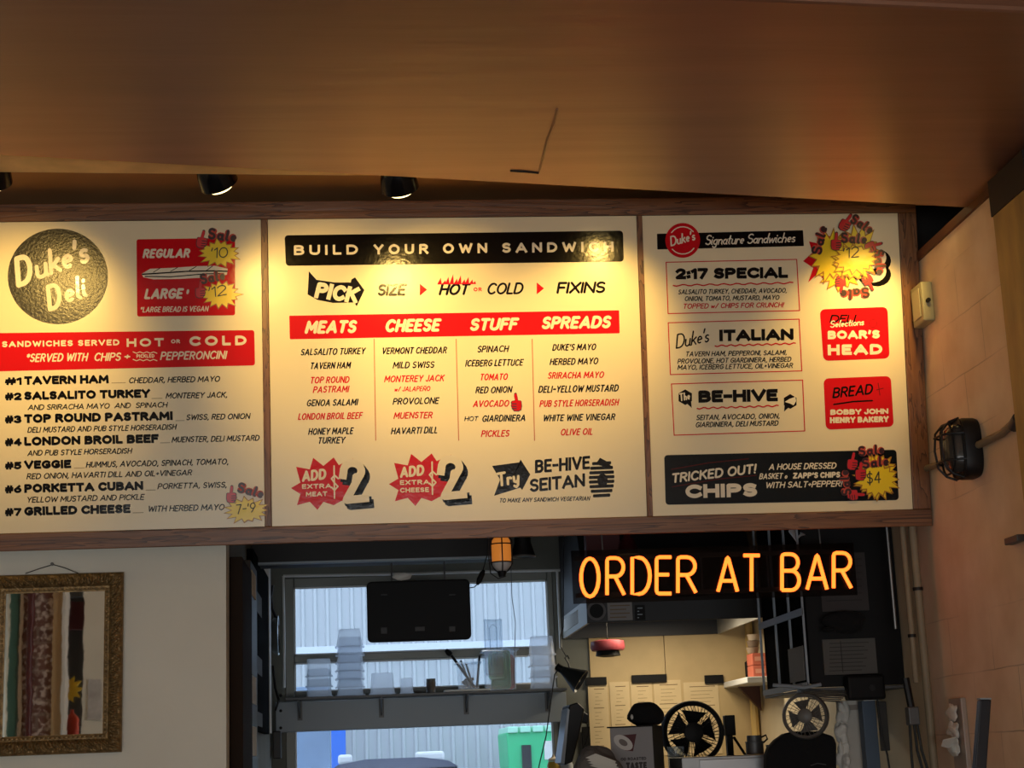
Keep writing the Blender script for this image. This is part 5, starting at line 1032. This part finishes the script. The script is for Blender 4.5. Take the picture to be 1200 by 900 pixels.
# ------------------------------------------------------------------ clamp lamp and screen at the window's right edge
def clamp_lamp():
    Y = 2.2; a_, b2 = atY(656, 783, Y), atY(681, 800, Y); ax = Vector(b2)-Vector(a_); L = ax.length; ax = ax.normalized(); ax = (ax+Vector((0, -.25, 0))).normalized()
    r = thing('clamp_lamp', atY(665, 790, Y), 'black clamp lamp with a cone shade beside the window', 'lamp')
    MB().lathe([(.016, 0), (.024, .03), (.05, L*.72), (.066, L), (.062, L), (.046, L*.70), (.02, .032), (.0, .03)], a_, ax, 24).build('shade', mat('grey_black_shade', (52, 54, 54), .35, metal=.3), r, smooth=True)
    MB().lathe([(0, -.02), (.018, -.018), (.02, .01), (.016, .02), (0, .02)], a_, ax, 16).build('socket', BLACKP, r, smooth=True)
    MB().lathe([(.0, .03), (.018, .05), (.028, .085), (.02, .11), (0, .118)], a_, ax, 16).build('bulb', mat('lamp_bulb', (235, 232, 222), .3), r, smooth=True)
    w = MB(); w.tube([atY(668, 786, Y), atY(666, 777, Y), atY(662, 771, Y), atY(665, 768, Y), atY(667, 772, Y)], .004, 6); w.build('hook', BLACKM, r, smooth=True)
    w = MB(); w.tube([atY(655, 784, Y), atY(650, 790, Y), atY(647, 812, Y), atY(643, 840, Y), atY(640, 862, Y), atY(630, 905, Y)], .003, 6); w.build('cord', CABLE, r, smooth=True)
    w = MB(); w.tube([atY(664, 770, Y), atY(657, 758, Y), atY(657, 745, Y), atY(660, 735, Y), atY(660, 600, Y)], .003, 6); w.build('hanging_cord', CABLE, r, smooth=True)
clamp_lamp()
def screen():
    Y = 1.9; r = thing('order_screen', atY(668, 895, Y), 'dark order screen seen edge on beside the window', 'screen')
    O = [atY(x, y, Y) for x, y in ((667, 826), (677, 823), (685, 831), (679, 862), (671, 893), (661, 897))]
    MB().prism(O, (.0, .28, 0)).build('housing', BLACKM, r, bevel=.006)
    MB().prism([atY(x, y, Y-.003) for x, y in ((665.5, 830), (667.5, 832), (661.5, 895), (657, 894))], (0, .25, 0)).build('screen_face', mat('pale_screen', (176, 186, 196), .3), r)
    MB().prism([atY(x, y, Y+.05) for x, y in ((681, 832), (690, 838), (689, 848), (680, 846))], (0, .1, 0)).build('arm', BLACKM, r, bevel=.004)
    w = MB(); w.tube([atY(688, 848, Y+.06), atY(690, 860, Y+.06), atY(686, 872, Y+.06), atY(676, 895, Y+.06)], .003, 6); w.build('cable', CABLE, r, smooth=True)
screen()

# ------------------------------------------------------------------ counter and what stands on it
zc_ = 1.22
ctr = thing('work_counter', (1.2, .9, 0), 'steel work counter below the opening carrying the fan and boxes', 'counter')
MB().box((.9, .35, zc_-.04), (1.87, 1.75, zc_)).build('worktop', STEEL, ctr, bevel=.004)
for x in (.95, 1.83):
    for y in (.4, 1.7): MB().box((x-.02, y-.02, 0), (x+.02, y+.02, zc_-.041)).build('leg', STEELD, ctr)
def T2(mb, t, o, ux, uz, x0, z0, w, h, hw):      # lettering on any plane: o origin, ux/uz unit vectors
    nrm = np.cross(ux, uz); nrm = nrm/np.linalg.norm(nrm)
    P = Print(.001, lambda x, y, off: o+ux*x-uz*y+nrm*off); P.text(t, x0, -z0, x0+w, -z0, h, wt=hw, slant=0, rnd=False, tr=.06); return P
def carton():
    FL, FR = atY(716, 880, .99), atY(765.5, 880, .93); zt = float(atY(740, 852.5, .99)[2]); ux = FR-FL; ux[2] = 0; W = np.linalg.norm(ux); ux /= W; bk_ = np.array([-ux[1], ux[0], 0])*.24
    o = np.array([FL[0], FL[1], zc_+.001]); uz = np.array([0, 0, 1.]); H = zt-zc_-.001
    r = thing('printed_carton', (FL[0]+.1, 1.05, zc_), 'grey printed carton lettered taste, standing on the counter', 'carton')
    G_ = mat('carton_grey', (158, 156, 156), .7, var=.06); DKC = mat('carton_side_dark', (30, 24, 26), .6)
    MB().hexa([o, o+ux*W, o+ux*W+uz*H, o+uz*H, o+bk_, o+ux*W+bk_, o+ux*W+bk_+uz*H, o+bk_+uz*H]).build('box', G_, r)
    n_ = np.cross(ux, uz)
    sx = bk_/np.linalg.norm(bk_); nn = np.cross(sx, uz); MB().prism([o+ux*W+nn*.0006, o+ux*W+bk_+nn*.0006, o+ux*W+bk_+uz*H+nn*.0006, o+ux*W+uz*H+nn*.0006], nn*.0006).build('side_sheet', DKC, r)  # darker sheet over the carton's right side
    e = .012; MB().hexa([o-ux*e+uz*(H+.0005)-bk_*.02, o+ux*(W+.006)+uz*(H+.0005)-bk_*.02, o+ux*(W+.006)+uz*(H+.006)-bk_*.02, o-ux*e+uz*(H+.006)-bk_*.02, o-ux*e+bk_+uz*(H+.0005), o+ux*W+bk_+uz*(H+.0005), o+ux*W+bk_+uz*(H+.006), o-ux*e+bk_+uz*(H+.006)]).build('lid_flap', BLACKP, r)
    k = W/49.5
    def F(x, y): return np.array([(x-716)*k, 0, 0])[0], H-(y-852.5)*k*1.02
    def shape(pts, m, off, name):
        pp = [o+ux*F(x, y)[0]+uz*F(x, y)[1]+n_*off for x, y in pts]; MB().add(pp, [tuple(range(len(pp)))]).build(name, m, r)
    shape([(727, 861), (747, 860), (742, 879), (733, 878)], mat('carton_maroon', (84, 34, 36), .6), .0012, 'printed_wedge')
    shape([(731+11*math.cos(q*.3), 869+8*math.sin(q*.3)+.35*11*math.cos(q*.3)) for q in range(21)], mat('carton_white', (214, 210, 204), .6), .0016, 'printed_plate')
    shape([(731+5*math.cos(q*.3), 869+3.6*math.sin(q*.3)+.35*5*math.cos(q*.3)) for q in range(21)], mat('carton_mid', (122, 112, 106), .6), .002, 'printed_food')
    for t, x, y, w, h, hw in (('OD ROASTED', 727, 889, 30, 3.4, .13), ('TASTE', 733, 899, 24, 8, .14)):
        a_, b2 = F(x, y); T2(None, t, o, ux, uz, a_, b2, w*k, h*k, hw).m.build('printed_words', mat('carton_ink', (66, 58, 58), .6), r, recalc=False)
carton()
zt_c = float(atY(740, 852.5, .99)[2])
p = atY(759, 845, 1.12); r = thing('black_bag', (p[0], 1.12, zt_c+.007), 'black cloth bag slumped on top of the printed carton', 'bag')
b = MB(); b.blob((p[0], 1.13, zt_c+.052), (.078, .055, .054), 8, .22); b.v = [(x, y, max(z, zt_c+.0075)) for x, y, z in b.v]; b.build('bag_body', BLACKC, r, smooth=True)
q = atY(741, 840, 1.06); MB().blob((q[0]+.002, 1.085, q[2]), (.006, .008, .011), 3, .1, 8, 10).build('white_tag', PAPER, r, smooth=True)
def fan(name, lab, c, R_, M1, blades=5, spokes=44, axis=(0, -1, 0), base=None, tilt=0.):
    r = thing(name, c, lab, 'fan'); ax = Vector(axis).normalized(); u = Vector((1, 0, 0)); u = (u-ax*u.dot(ax)).normalized(); w = ax.cross(u); c = Vector(c)
    def P(rad, a_, h): return c+u*rad*math.cos(a_)+w*rad*math.sin(a_)+ax*h
    MB().lathe([(R_*.84, .02), (R_*.95, .028), (R_, .015), (R_, -.03), (R_*.97, -.034), (R_*.93, -.01), (R_*.84, .012), (R_*.84, .02)], c, ax, 44).build('rim', M1, r, smooth=True)
    g = MB()
    for k in range(spokes):
        a_ = 2*math.pi*k/spokes; g.tube([P(R_*.30, a_, .034), P(R_*.62, a_+.12, .034), P(R_*.86, a_+.2, .022)], R_*.012, 5, caps=False)
    for rr in (.46, .66): g.tube([P(R_*rr, 2*math.pi*k/36, .034) for k in range(36)], R_*.009, 5, closed=True)
    g.build('grille', M1, r, smooth=True)
    MB().lathe([(0, .044), (R_*.2, .043), (R_*.31, .038), (R_*.32, .03), (R_*.2, .026), (R_*.2, -.045), (0, -.05)], c, ax, 28).build('hub', M1, r, smooth=True)
    for k in range(blades):
        a_ = 2*math.pi*k/blades+.3; bl = MB(); n = 7; L_ = []; T_ = []
        for i in range(n):
            f_ = i/(n-1); rad = R_*(.2+.58*f_); L_.append(P(rad, a_-.44-.24*f_, .012)); T_.append(P(rad, a_+.36+.02*f_, -.016))
        bl.prism(L_+T_[::-1], ax*.002); bl.build('blade', M1, r, smooth=False)
    g = MB()
    for k in range(18): a_ = 2*math.pi*k/18; g.tube([P(R_*.2, a_, -.042), P(R_*.6, a_, -.05), P(R_*.95, a_, -.03)], R_*.008, 5, caps=False)
    g.build('rear_guard', M1, r, smooth=True)
    return r
cF = atY(811.5, 858.5, 1.35); fr_ = fan('desk_fan', 'black round desk fan in front of the tan menu sheets', cF, .137, BLACKP)
kx = atY(857, 858, 1.35)[0]
b = MB(); b.pbox(850, 838, 862, 862, 1.34, 1.39); b.build('pivot_bracket', BLACKP, fr_, bevel=.004)
b = MB(); b.pbox(853, 862, 860, 893, 1.345, 1.385, zbot=zc_+.02); b.build('post', BLACKP, fr_, bevel=.003)
b = MB(); b.tube([atY(860, 864, 1.36), atY(871, 881, 1.40), atY(882, 897, 1.45)], .006, 8); b.tube([atY(790, 890, 1.37), atY(860, 893, 1.37)], .006, 8); b.build('stand_wire', BLACKP, fr_, smooth=True)
b = MB(); b.box((cF[0]-.1, 1.3, zc_+.001), (cF[0]+.24, 1.5, zc_+.02)); b.build('base', BLACKP, fr_, bevel=.004)
p = atY(793, 900, 1.14); mj = thing('measuring_jug', (p[0], 1.14, zc_+.001), 'clear measuring jug in front of the black fan', 'jug')
zj = float(atY(793, 875, 1.14)[2])-zc_; MB().lathe([(.0, 0), (.032, 0), (.036, zj*.98), (.039, zj), (.034, zj), (.031, .006), (0, .006)], (p[0], 1.14, zc_+.001), (0, 0, 1), 24).build('body', CLEAR, mj, smooth=True)
tk = MB()
for k in range(6): tk.lathe([(.0362, zj*(.3+.1*k)), (.0366, zj*(.3+.1*k)), (.0366, zj*(.3+.1*k)+.002), (.0362, zj*(.3+.1*k)+.002)], (p[0], 1.14, zc_+.001), (0, 0, 1), 24)
tk.build('scale_mark', GREYM, mj)
MB().tube([(p[0]+.034, 1.14, zc_+zj*.85), (p[0]+.06, 1.14, zc_+zj*.8), (p[0]+.06, 1.14, zc_+zj*.3), (p[0]+.033, 1.14, zc_+zj*.2)], .006, 8).build('handle', CLEAR, mj, smooth=True)
# crumpled paper bag with folded napkins at lower left of the carton
p = atY(697, 890, .8); r = thing('paper_bag', (p[0], .8, zc_+.001), 'crumpled grey paper bag with a folded white cloth at the bottom edge', 'bag')
zt_ = float(atY(700, 874, .8)[2]); hb_ = (zt_-zc_)/2
b = MB(); b.blob((p[0], .82, zc_+hb_+.001), (.10, .09, hb_), 14, .28, 18, 26); b.v = [(x, y, max(z, zc_+.001)) for x, y, z in b.v]; b.build('bag_body', mat('grey_brown_paper', (118, 112, 106), .8, bump=.5, bscale=25), r)
nf = MB()
for k in range(4):
    x0, y0 = 686+k*1.5, 888+k*3; P4 = [atY(x0, y0, .715-.004*k), atY(x0+12, y0-5+k, .70-.004*k), atY(x0+36, y0+4+k*.5, .70-.004*k), atY(x0+34, y0+8, .71-.004*k), atY(x0+10, y0+3, .712-.004*k)]; nf.prism(P4, (0, .003, 0))
nf.build('folded_cloth', PAPER, r)
for k, (lab, px_, m) in enumerate((('yellow filled squeeze bottle at the left of the sill below the window', 649, (206, 170, 70)), ('squeeze bottle with a blue white body beside the yellow one', 664, (196, 202, 206)))):
    c = atY(px_, 900, 2.3); zt_ = float(atY(px_, 884, 2.3)[2]); r = thing('squeeze_bottle', (c[0], 2.3, 1.2), lab, 'bottle', 'squeeze bottles by the window')
    MB().lathe([(0, 0), (.03, 0), (.032, .01), (.032, zt_-1.2-.05), (.026, zt_-1.2-.035), (0, zt_-1.2-.035)], (c[0], 2.3, 1.2), (0, 0, 1), 20).build('body', mat('bottle_%d' % k, m, .35), r, smooth=True)
    MB().lathe([(.027, zt_-1.2-.034), (.025, zt_-1.2-.022), (.008, zt_-1.2-.012), (.004, zt_-1.2), (0, zt_-1.2)], (c[0], 2.3, 1.2), (0, 0, 1), 16).build('cap', mat('bottle_cap', (226, 214, 190), .4), r, smooth=True)
sd_ = thing('side_table', (1.0, 2.35, 0), 'steel side table by the window carrying the squeeze bottles', 'table'); MB().box((.75, 2.15, 1.16), (1.35, 2.55, 1.199)).build('top', STEEL, sd_, bevel=.003)
for x in (.78, 1.32):
    for y in (2.18, 2.52): MB().box((x-.015, y-.015, 0), (x+.015, y+.015, 1.159)).build('leg', STEELD, sd_)
# steel unit along the bottom edge
su = thing('steel_cabinet', atY(868, 900, .75), 'low steel cabinet front along the bottom edge below the fan', 'cabinet')
bb = MB().pbox(799, 885, 940, 905, .72, 1.0, zbot=zc_+.001); bb.build('body', STEEL, su, bevel=.003)
bb = MB().pbox(820, 888, 938, 905, .713, .7195, zbot=zc_+.02); bb.build('door', mat('light_steel', (172, 174, 176), .35, metal=.8), su, bevel=.002)
zsu = float(atY(870, 885, .72)[2])
c = atY(885, 885, .85); r = thing('steel_pot', (c[0], .85, zsu+.001), 'grey steel pot with a lidded top standing on the steel cabinet', 'pot')
hp_ = float(atY(885, 862, .85)[2])-zsu
MB().lathe([(0, 0), (.036, 0), (.036, hp_*.62), (.038, hp_*.64), (.038, hp_*.68), (.03, hp_*.70), (.029, hp_), (0, hp_)], (c[0], .85, zsu+.001), (0, 0, 1), 24).build('body', STEELD, r, smooth=True)
MB().tube([(c[0]+.03, .85, zsu+hp_*.9), (c[0]+.05, .85, zsu+hp_), (c[0]+.055, .85, zsu+hp_*.8), (c[0]+.036, .85, zsu+hp_*.6)], .004, 6).build('handle', BLACKM, r, smooth=True)
for k, px_ in enumerate((904, 915)):
    c = atY(px_, 885, .88); r = thing('steel_cup', (c[0], .88, zsu+.001), ('shiny steel cup next to the grey pot on the steel cabinet', 'shiny steel cup with a wire handle farther right of the pot')[k], 'cup')
    MB().lathe([(0, 0), (.018, 0), (.02, .034), (.0215, .036), (.018, .036), (.016, .004), (0, .004)], (c[0], .88, zsu+.001), (0, 0, 1), 20).build('body', STEEL, r, smooth=True)
    MB().tube([(c[0]+.019, .88, zsu+.03), (c[0]+.034, .88, zsu+.026), (c[0]+.032, .88, zsu+.01), (c[0]+.018, .88, zsu+.01)], .002, 6).build('handle', STEEL, r, smooth=True)
# black cloth covered hump on the right
p = atY(942, 880, .6); zt_ = float(atY(950, 856, .55)[2])
r = thing('black_chair_back', (p[0], .6, zc_+.001), 'rounded black padded chair back standing below the grey fan', 'chair')
O = [(899, 884), (902, 876), (910, 867), (920, 860), (932, 857), (960, 857), (978, 863), (981, 872), (981, 905), (940, 905), (899, 905)]
b = MB().prism([atY(x, y, .55) for x, y in O], (0, .07, 0)); b.v = [(x, y, max(z, zc_+.001)) for x, y, z in b.v]; b.build('padded_back', BLACKC, r, bevel=.012)
MB().tube([atY(950, 897, .545), atY(958, 894.5, .545), atY(968, 896, .545)], .002, 6).build('metal_stitch', STEELD, r, smooth=True)

# ------------------------------------------------------------------ right wall of the kitchen
tag(MB().box((1.925, 2.45, float(atY(880, 801.5, 2.6)[2])), (XR-.001, YB-.022, float(atY(880, 794.5, 2.6)[2]))).build('ledge', WHITEM, bevel=.004), 'white ledge on the kitchen side wall near the yellow pipe', 'ledge')
zl_ = float(atY(880, 801.5, 2.6)[2])
tag(MB().prism([(1.98, 2.9, zl_-.001), (2.095, 2.9, zl_-.001), (2.095, 2.9, zl_-.13)], (0, .03, 0)).build('ledge_bracket', mat('brown_bracket', (84, 46, 30), .6)), 'brown triangular bracket under the white ledge', 'bracket')
zl2 = float(atY(880, 794.5, 2.6)[2])+.001
ORG = mat('orange_box', (196, 104, 82), .6)
c = atY(889, 780, 2.6)
for k in range(2):
    bx_ = thing('orange_box', (c[0], 2.6, zl2+k*.062), ('orange box at the bottom of two on the white ledge', 'orange box stacked on top on the white ledge')[k], 'box', 'orange boxes on the ledge')
    MB().box((c[0]-.042, 2.55, zl2+k*.062), (c[0]+.042, 2.68, zl2+k*.062+.06)).build('carton', ORG, bx_, bevel=.003); MB().box((c[0]-.03, 2.5485, zl2+k*.062+.02), (c[0]+.02, 2.5495, zl2+k*.062+.042)).build('printed_panel', mat('orange_pale', (216, 150, 128), .6), bx_)
    # end of loop
c2 = atY(879, 785, 2.85); tag(MB().lathe([(0, 0), (.028, 0), (.028, .09), (.014, .1), (.014, .12), (0, .12)], (c2[0]-.01, 2.8, zl2), (0, 0, 1), 16).build('dark_bottle', BLACKP, smooth=True), 'dark bottle beside the orange boxes on the white ledge', 'bottle')
for k in range(3):
    cc = atY(884, 775-k*0, 2.6); r = thing('paper_cup', (cc[0], 2.62, zl2+.126+k*.033), ('lowest brown grey cup stacked on the orange boxes', 'middle brown grey cup stacked on the orange boxes', 'topmost tilted cup stacked on the orange boxes')[k], 'cup', 'cups stacked on the orange boxes')
    MB().lathe([(0, .0), (.026, .0), (.034, .030), (.036, .031), (.032, .031), (.024, .004), (0, .004)], (cc[0]+.005*k, 2.62, zl2+.1255+k*.033), (0, 0, 1), 18).build('body', mat('cup_grey_%d' % k, ((150, 132, 112), (118, 100, 84), (168, 152, 132))[k], .6), r, smooth=True)
def rack():
    X0, X1, Y0_, Y1_ = 1.71, XR-.004, .45, 1.19; zb = float(atY(990, 818, Y0_)[2]); zt = ZK-.002
    r = thing('wall_rack', ((X0+X1)/2, .8, zb), 'tall black metal rack with grey posts and papers at the kitchen right', 'rack')
    t = .008
    MB().box((X0+.01, Y0_+.02, zb+.06), (X0+.018, Y1_-.02, zt)).build('side_panel', mat('matt_black_side', (12, 12, 12), .95, spec=.02), r)
    MB().box((X0+.02, Y0_+.03, zb+.045), (X1, Y0_+.038, zt)).build('front_panel', BLACKP, r)
    MB().box((X0, Y0_, zb+.03), (X1, Y1_, zb+.042)).build('bottom_tray', STEELD, r, bevel=.002)
    for k, f_ in enumerate((0, .3, .62, 1.)):
        y = Y0_+(Y1_-Y0_)*f_; MB().box((X0-.004, y-.006 if f_ else y, zb+.043), (X0+.004, y+.006, zt)).build('post', GREYM, r)
    def zr(px_, py_): return float(atX(px_, py_, X0)[2])
    z_ = zr(920, 724); MB().box((X0-.006, Y0_, z_-.014), (X0+.0, Y1_, z_+.014)).build('side_rail', GREYM, r)
    MB().box((X0-.006, Y0_, zb+.043), (X0, Y1_, zb+.066)).build('side_rail', GREYM, r)
    MB().box((X0-.006, Y0_+.02, zr(940, 798)), (X0-.0045, Y0_+.26, zr(940, 757))).build('paper_sheet', mat('grey_sheet', (126, 124, 120), .8), r)
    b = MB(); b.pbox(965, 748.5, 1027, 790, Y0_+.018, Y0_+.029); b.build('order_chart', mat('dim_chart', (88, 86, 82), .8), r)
    tl = MB()
    for k in range(8): tl.pbox(972, 753+k*4.6, 1018-(k*5 % 9), 753.8+k*4.6, Y0_+.016, Y0_+.0175)
    tl.pbox(986, 751, 986.8, 788, Y0_+.016, Y0_+.0175); tl.build('chart_line', mat('chart_ink', (50, 48, 46), .8), r)
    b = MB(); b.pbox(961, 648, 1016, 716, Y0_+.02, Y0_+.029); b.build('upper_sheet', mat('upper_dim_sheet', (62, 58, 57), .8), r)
    tl = MB()
    for k in range(7): tl.pbox(968, 655+k*8, 1010, 656+k*8, Y0_+.018, Y0_+.0195)
    tl.build('sheet_line', mat('chart_ink2', (44, 41, 40), .8), r)
    g = MB()
    for k in range(7): y = 808+k*2; g.tube([atY(935+k*2, y-2, Y0_-.01-.006*k), atY(965, y+1, Y0_-.012-.006*k), atY(996-k*2, y+2, Y0_-.01-.006*k)], .0025, 5)
    g.build('wire_basket', STEELD, r)
    return zb
zrk = rack()
p = atY(990, 730, .42); r = thing('black_hat', (p[0], .4, p[2]), 'black lumpy cap hung on the front of the metal rack', 'cap')
b = MB(); b.blob((p[0], .40, p[2]), (.078, .055, .045), 11, .3, 16, 24); b.v = [(x, min(y, .447), z) for x, y, z in b.v]; b.build('crown', BLACKC, r, smooth=True)
q = atY(972, 738, .4); b = MB(); b.blob((q[0], .40, q[2]), (.03, .035, .012), 4, .15); b.v = [(x, min(y, .447), z) for x, y, z in b.v]; b.build('brim', BLACKC, r, smooth=True)
p = atY(1014, 805, .4); r = thing('black_speaker', (p[0], .4, p[2]), 'black box shaped device hung under the right of the rack', 'device')
MB().pbox(994, 791, 1038, 820, .40, .47).build('case', BLACKP, r, bevel=.01); MB().lathe([(0, 0), (.012, 0), (.012, .004), (0, .004)], atY(1022, 806, .399), (0, -1, 0), 16).build('dial', BLACKM, r, smooth=True)
cG = atY(944, 839, .40); gf = fan('clip_fan', 'grey round clip fan hanging below the black rack', cG, .088, mat('grey_fan_plastic', (96, 94, 90), .45), blades=4, spokes=28, axis=(-.35, -1, 0))
b = MB(); b.tube([(cG[0], .43, cG[2]+.08), (cG[0]+.003, .46, cG[2]+.11), (cG[0]+.003, .47, zrk+.03)], .012, 8); b.build('neck', GREYM, gf, smooth=True)
b = MB(); b.tube([atY(906, 803, .42), atY(925, 804, .42), atY(942, 806, .42), atY(962, 802, .42)], .007, 8); b.build('clip', GREYM, gf, smooth=True)
# boxes and conduit on the wall
for lab, px_, y0_, y1_, dY, dX in (('narrow grey electrical box on the dark kitchen wall', 1036, 738, 775, .08, .07), ('wider grey electrical box beside the narrow one', 1052, 738, 774, .12, .085)):
    Yq = float(atX(px_+5, 757, XR)[1]); z0_, z1_ = float(atX(px_, y1_, XR)[2]), float(atX(px_, y0_, XR)[2])
    r = thing('electrical_box', (XR-.02, Yq, z0_), lab, 'electrical box', 'electrical boxes on the kitchen wall')
    Yq = max(Yq, .26)
    MB().box((XR-dX, Yq if px_ > 1040 else Yq+.02, z0_), (XR-.001, Yq+dY*.6, z1_)).build('case', mat('box_grey', (104, 102, 98), .5), r, bevel=.004); MB().box((XR-dX+.008, Yq-.004 if px_ > 1040 else Yq+.0165, z0_+.01), (XR-.012, Yq-.0005 if px_ > 1040 else Yq+.0195, z1_-.01)).build('cover', mat('box_cover', (116, 114, 110), .5), r, bevel=.002)
pq = atY(1049, 740, .30); tag(MB().tube([(pq[0], .29, float(atY(1049, 737, .29)[2])), (pq[0], .29, 2.6)], .006, 8).build('metal_conduit', STEEL, smooth=True), 'thin bright metal conduit rising from the electrical boxes', 'conduit')
# papers, pale sacks and a blue post below the rack
p = atY(1020, 860, .62)
r = thing('blue_post', (p[0], .62, 0), 'blue grey square post with a pale top below the rack', 'post'); MB().pbox(1013, 821, 1029, 900, .6, .66, zbot=.001).build('post', mat('blue_grey_paint', (74, 92, 112), .5), r, bevel=.003); MB().pbox(1012, 819, 1030, 821, .598, .662).build('cap', WHITEM, r)
pw_ = thing('white_carton', atY(1000, 880, .7), 'pale upright carton stood behind the blue post', 'carton')
zw0 = 0.001
MB().pbox(985, 821, 1012, 905, .69, .72, zbot=zw0).build('board', mat('pale_card', (196, 190, 180), .8, var=.06), pw_)
MB().pbox(992, 826, 1006, 832, .686, .6895).build('label_mark', mat('pale_mark', (150, 140, 130), .8), pw_)
for k, (px_, y0_, y1_, lab) in enumerate(((990, 822, 846, 'uppermost crumpled white paper bundle in front of the pale carton'), (988, 846, 872, 'second crumpled white paper bundle in front of the pale carton'), (989, 872, 902, 'lowest crumpled white paper bundle in front of the pale carton'))):
    c0, c1 = atY(px_, y0_, .62), atY(px_, y1_, .62); r = tag(MB().blob(((c0[0]+c1[0])/2+.004*(k-1), .645, (c0[2]+c1[2])/2), (.024, .03, (c0[2]-c1[2])/2*1.0), 40+k*3, .8, 18, 24).build('paper_bundle', PAPER), lab, 'paper', 'crumpled paper bundles')
tag(MB().tube([atY(1028, 818, .52), atY(1030, 838, .52), atY(1034, 862, .52), atY(1040, 885, .52), atY(1043, 905, .52)], .004, 6).build('hanging_cable', CABLE, smooth=True), 'black cable hanging below the rack beside the blue post', 'cable')
tag(MB().pbox(1031, 822, 1041, 880, .62, .64).build('door_stop', mat('dark_grey_strip', (60, 58, 56), .6), bevel=.003), 'dark grey strip upright against the wall right of the blue post', 'strip')
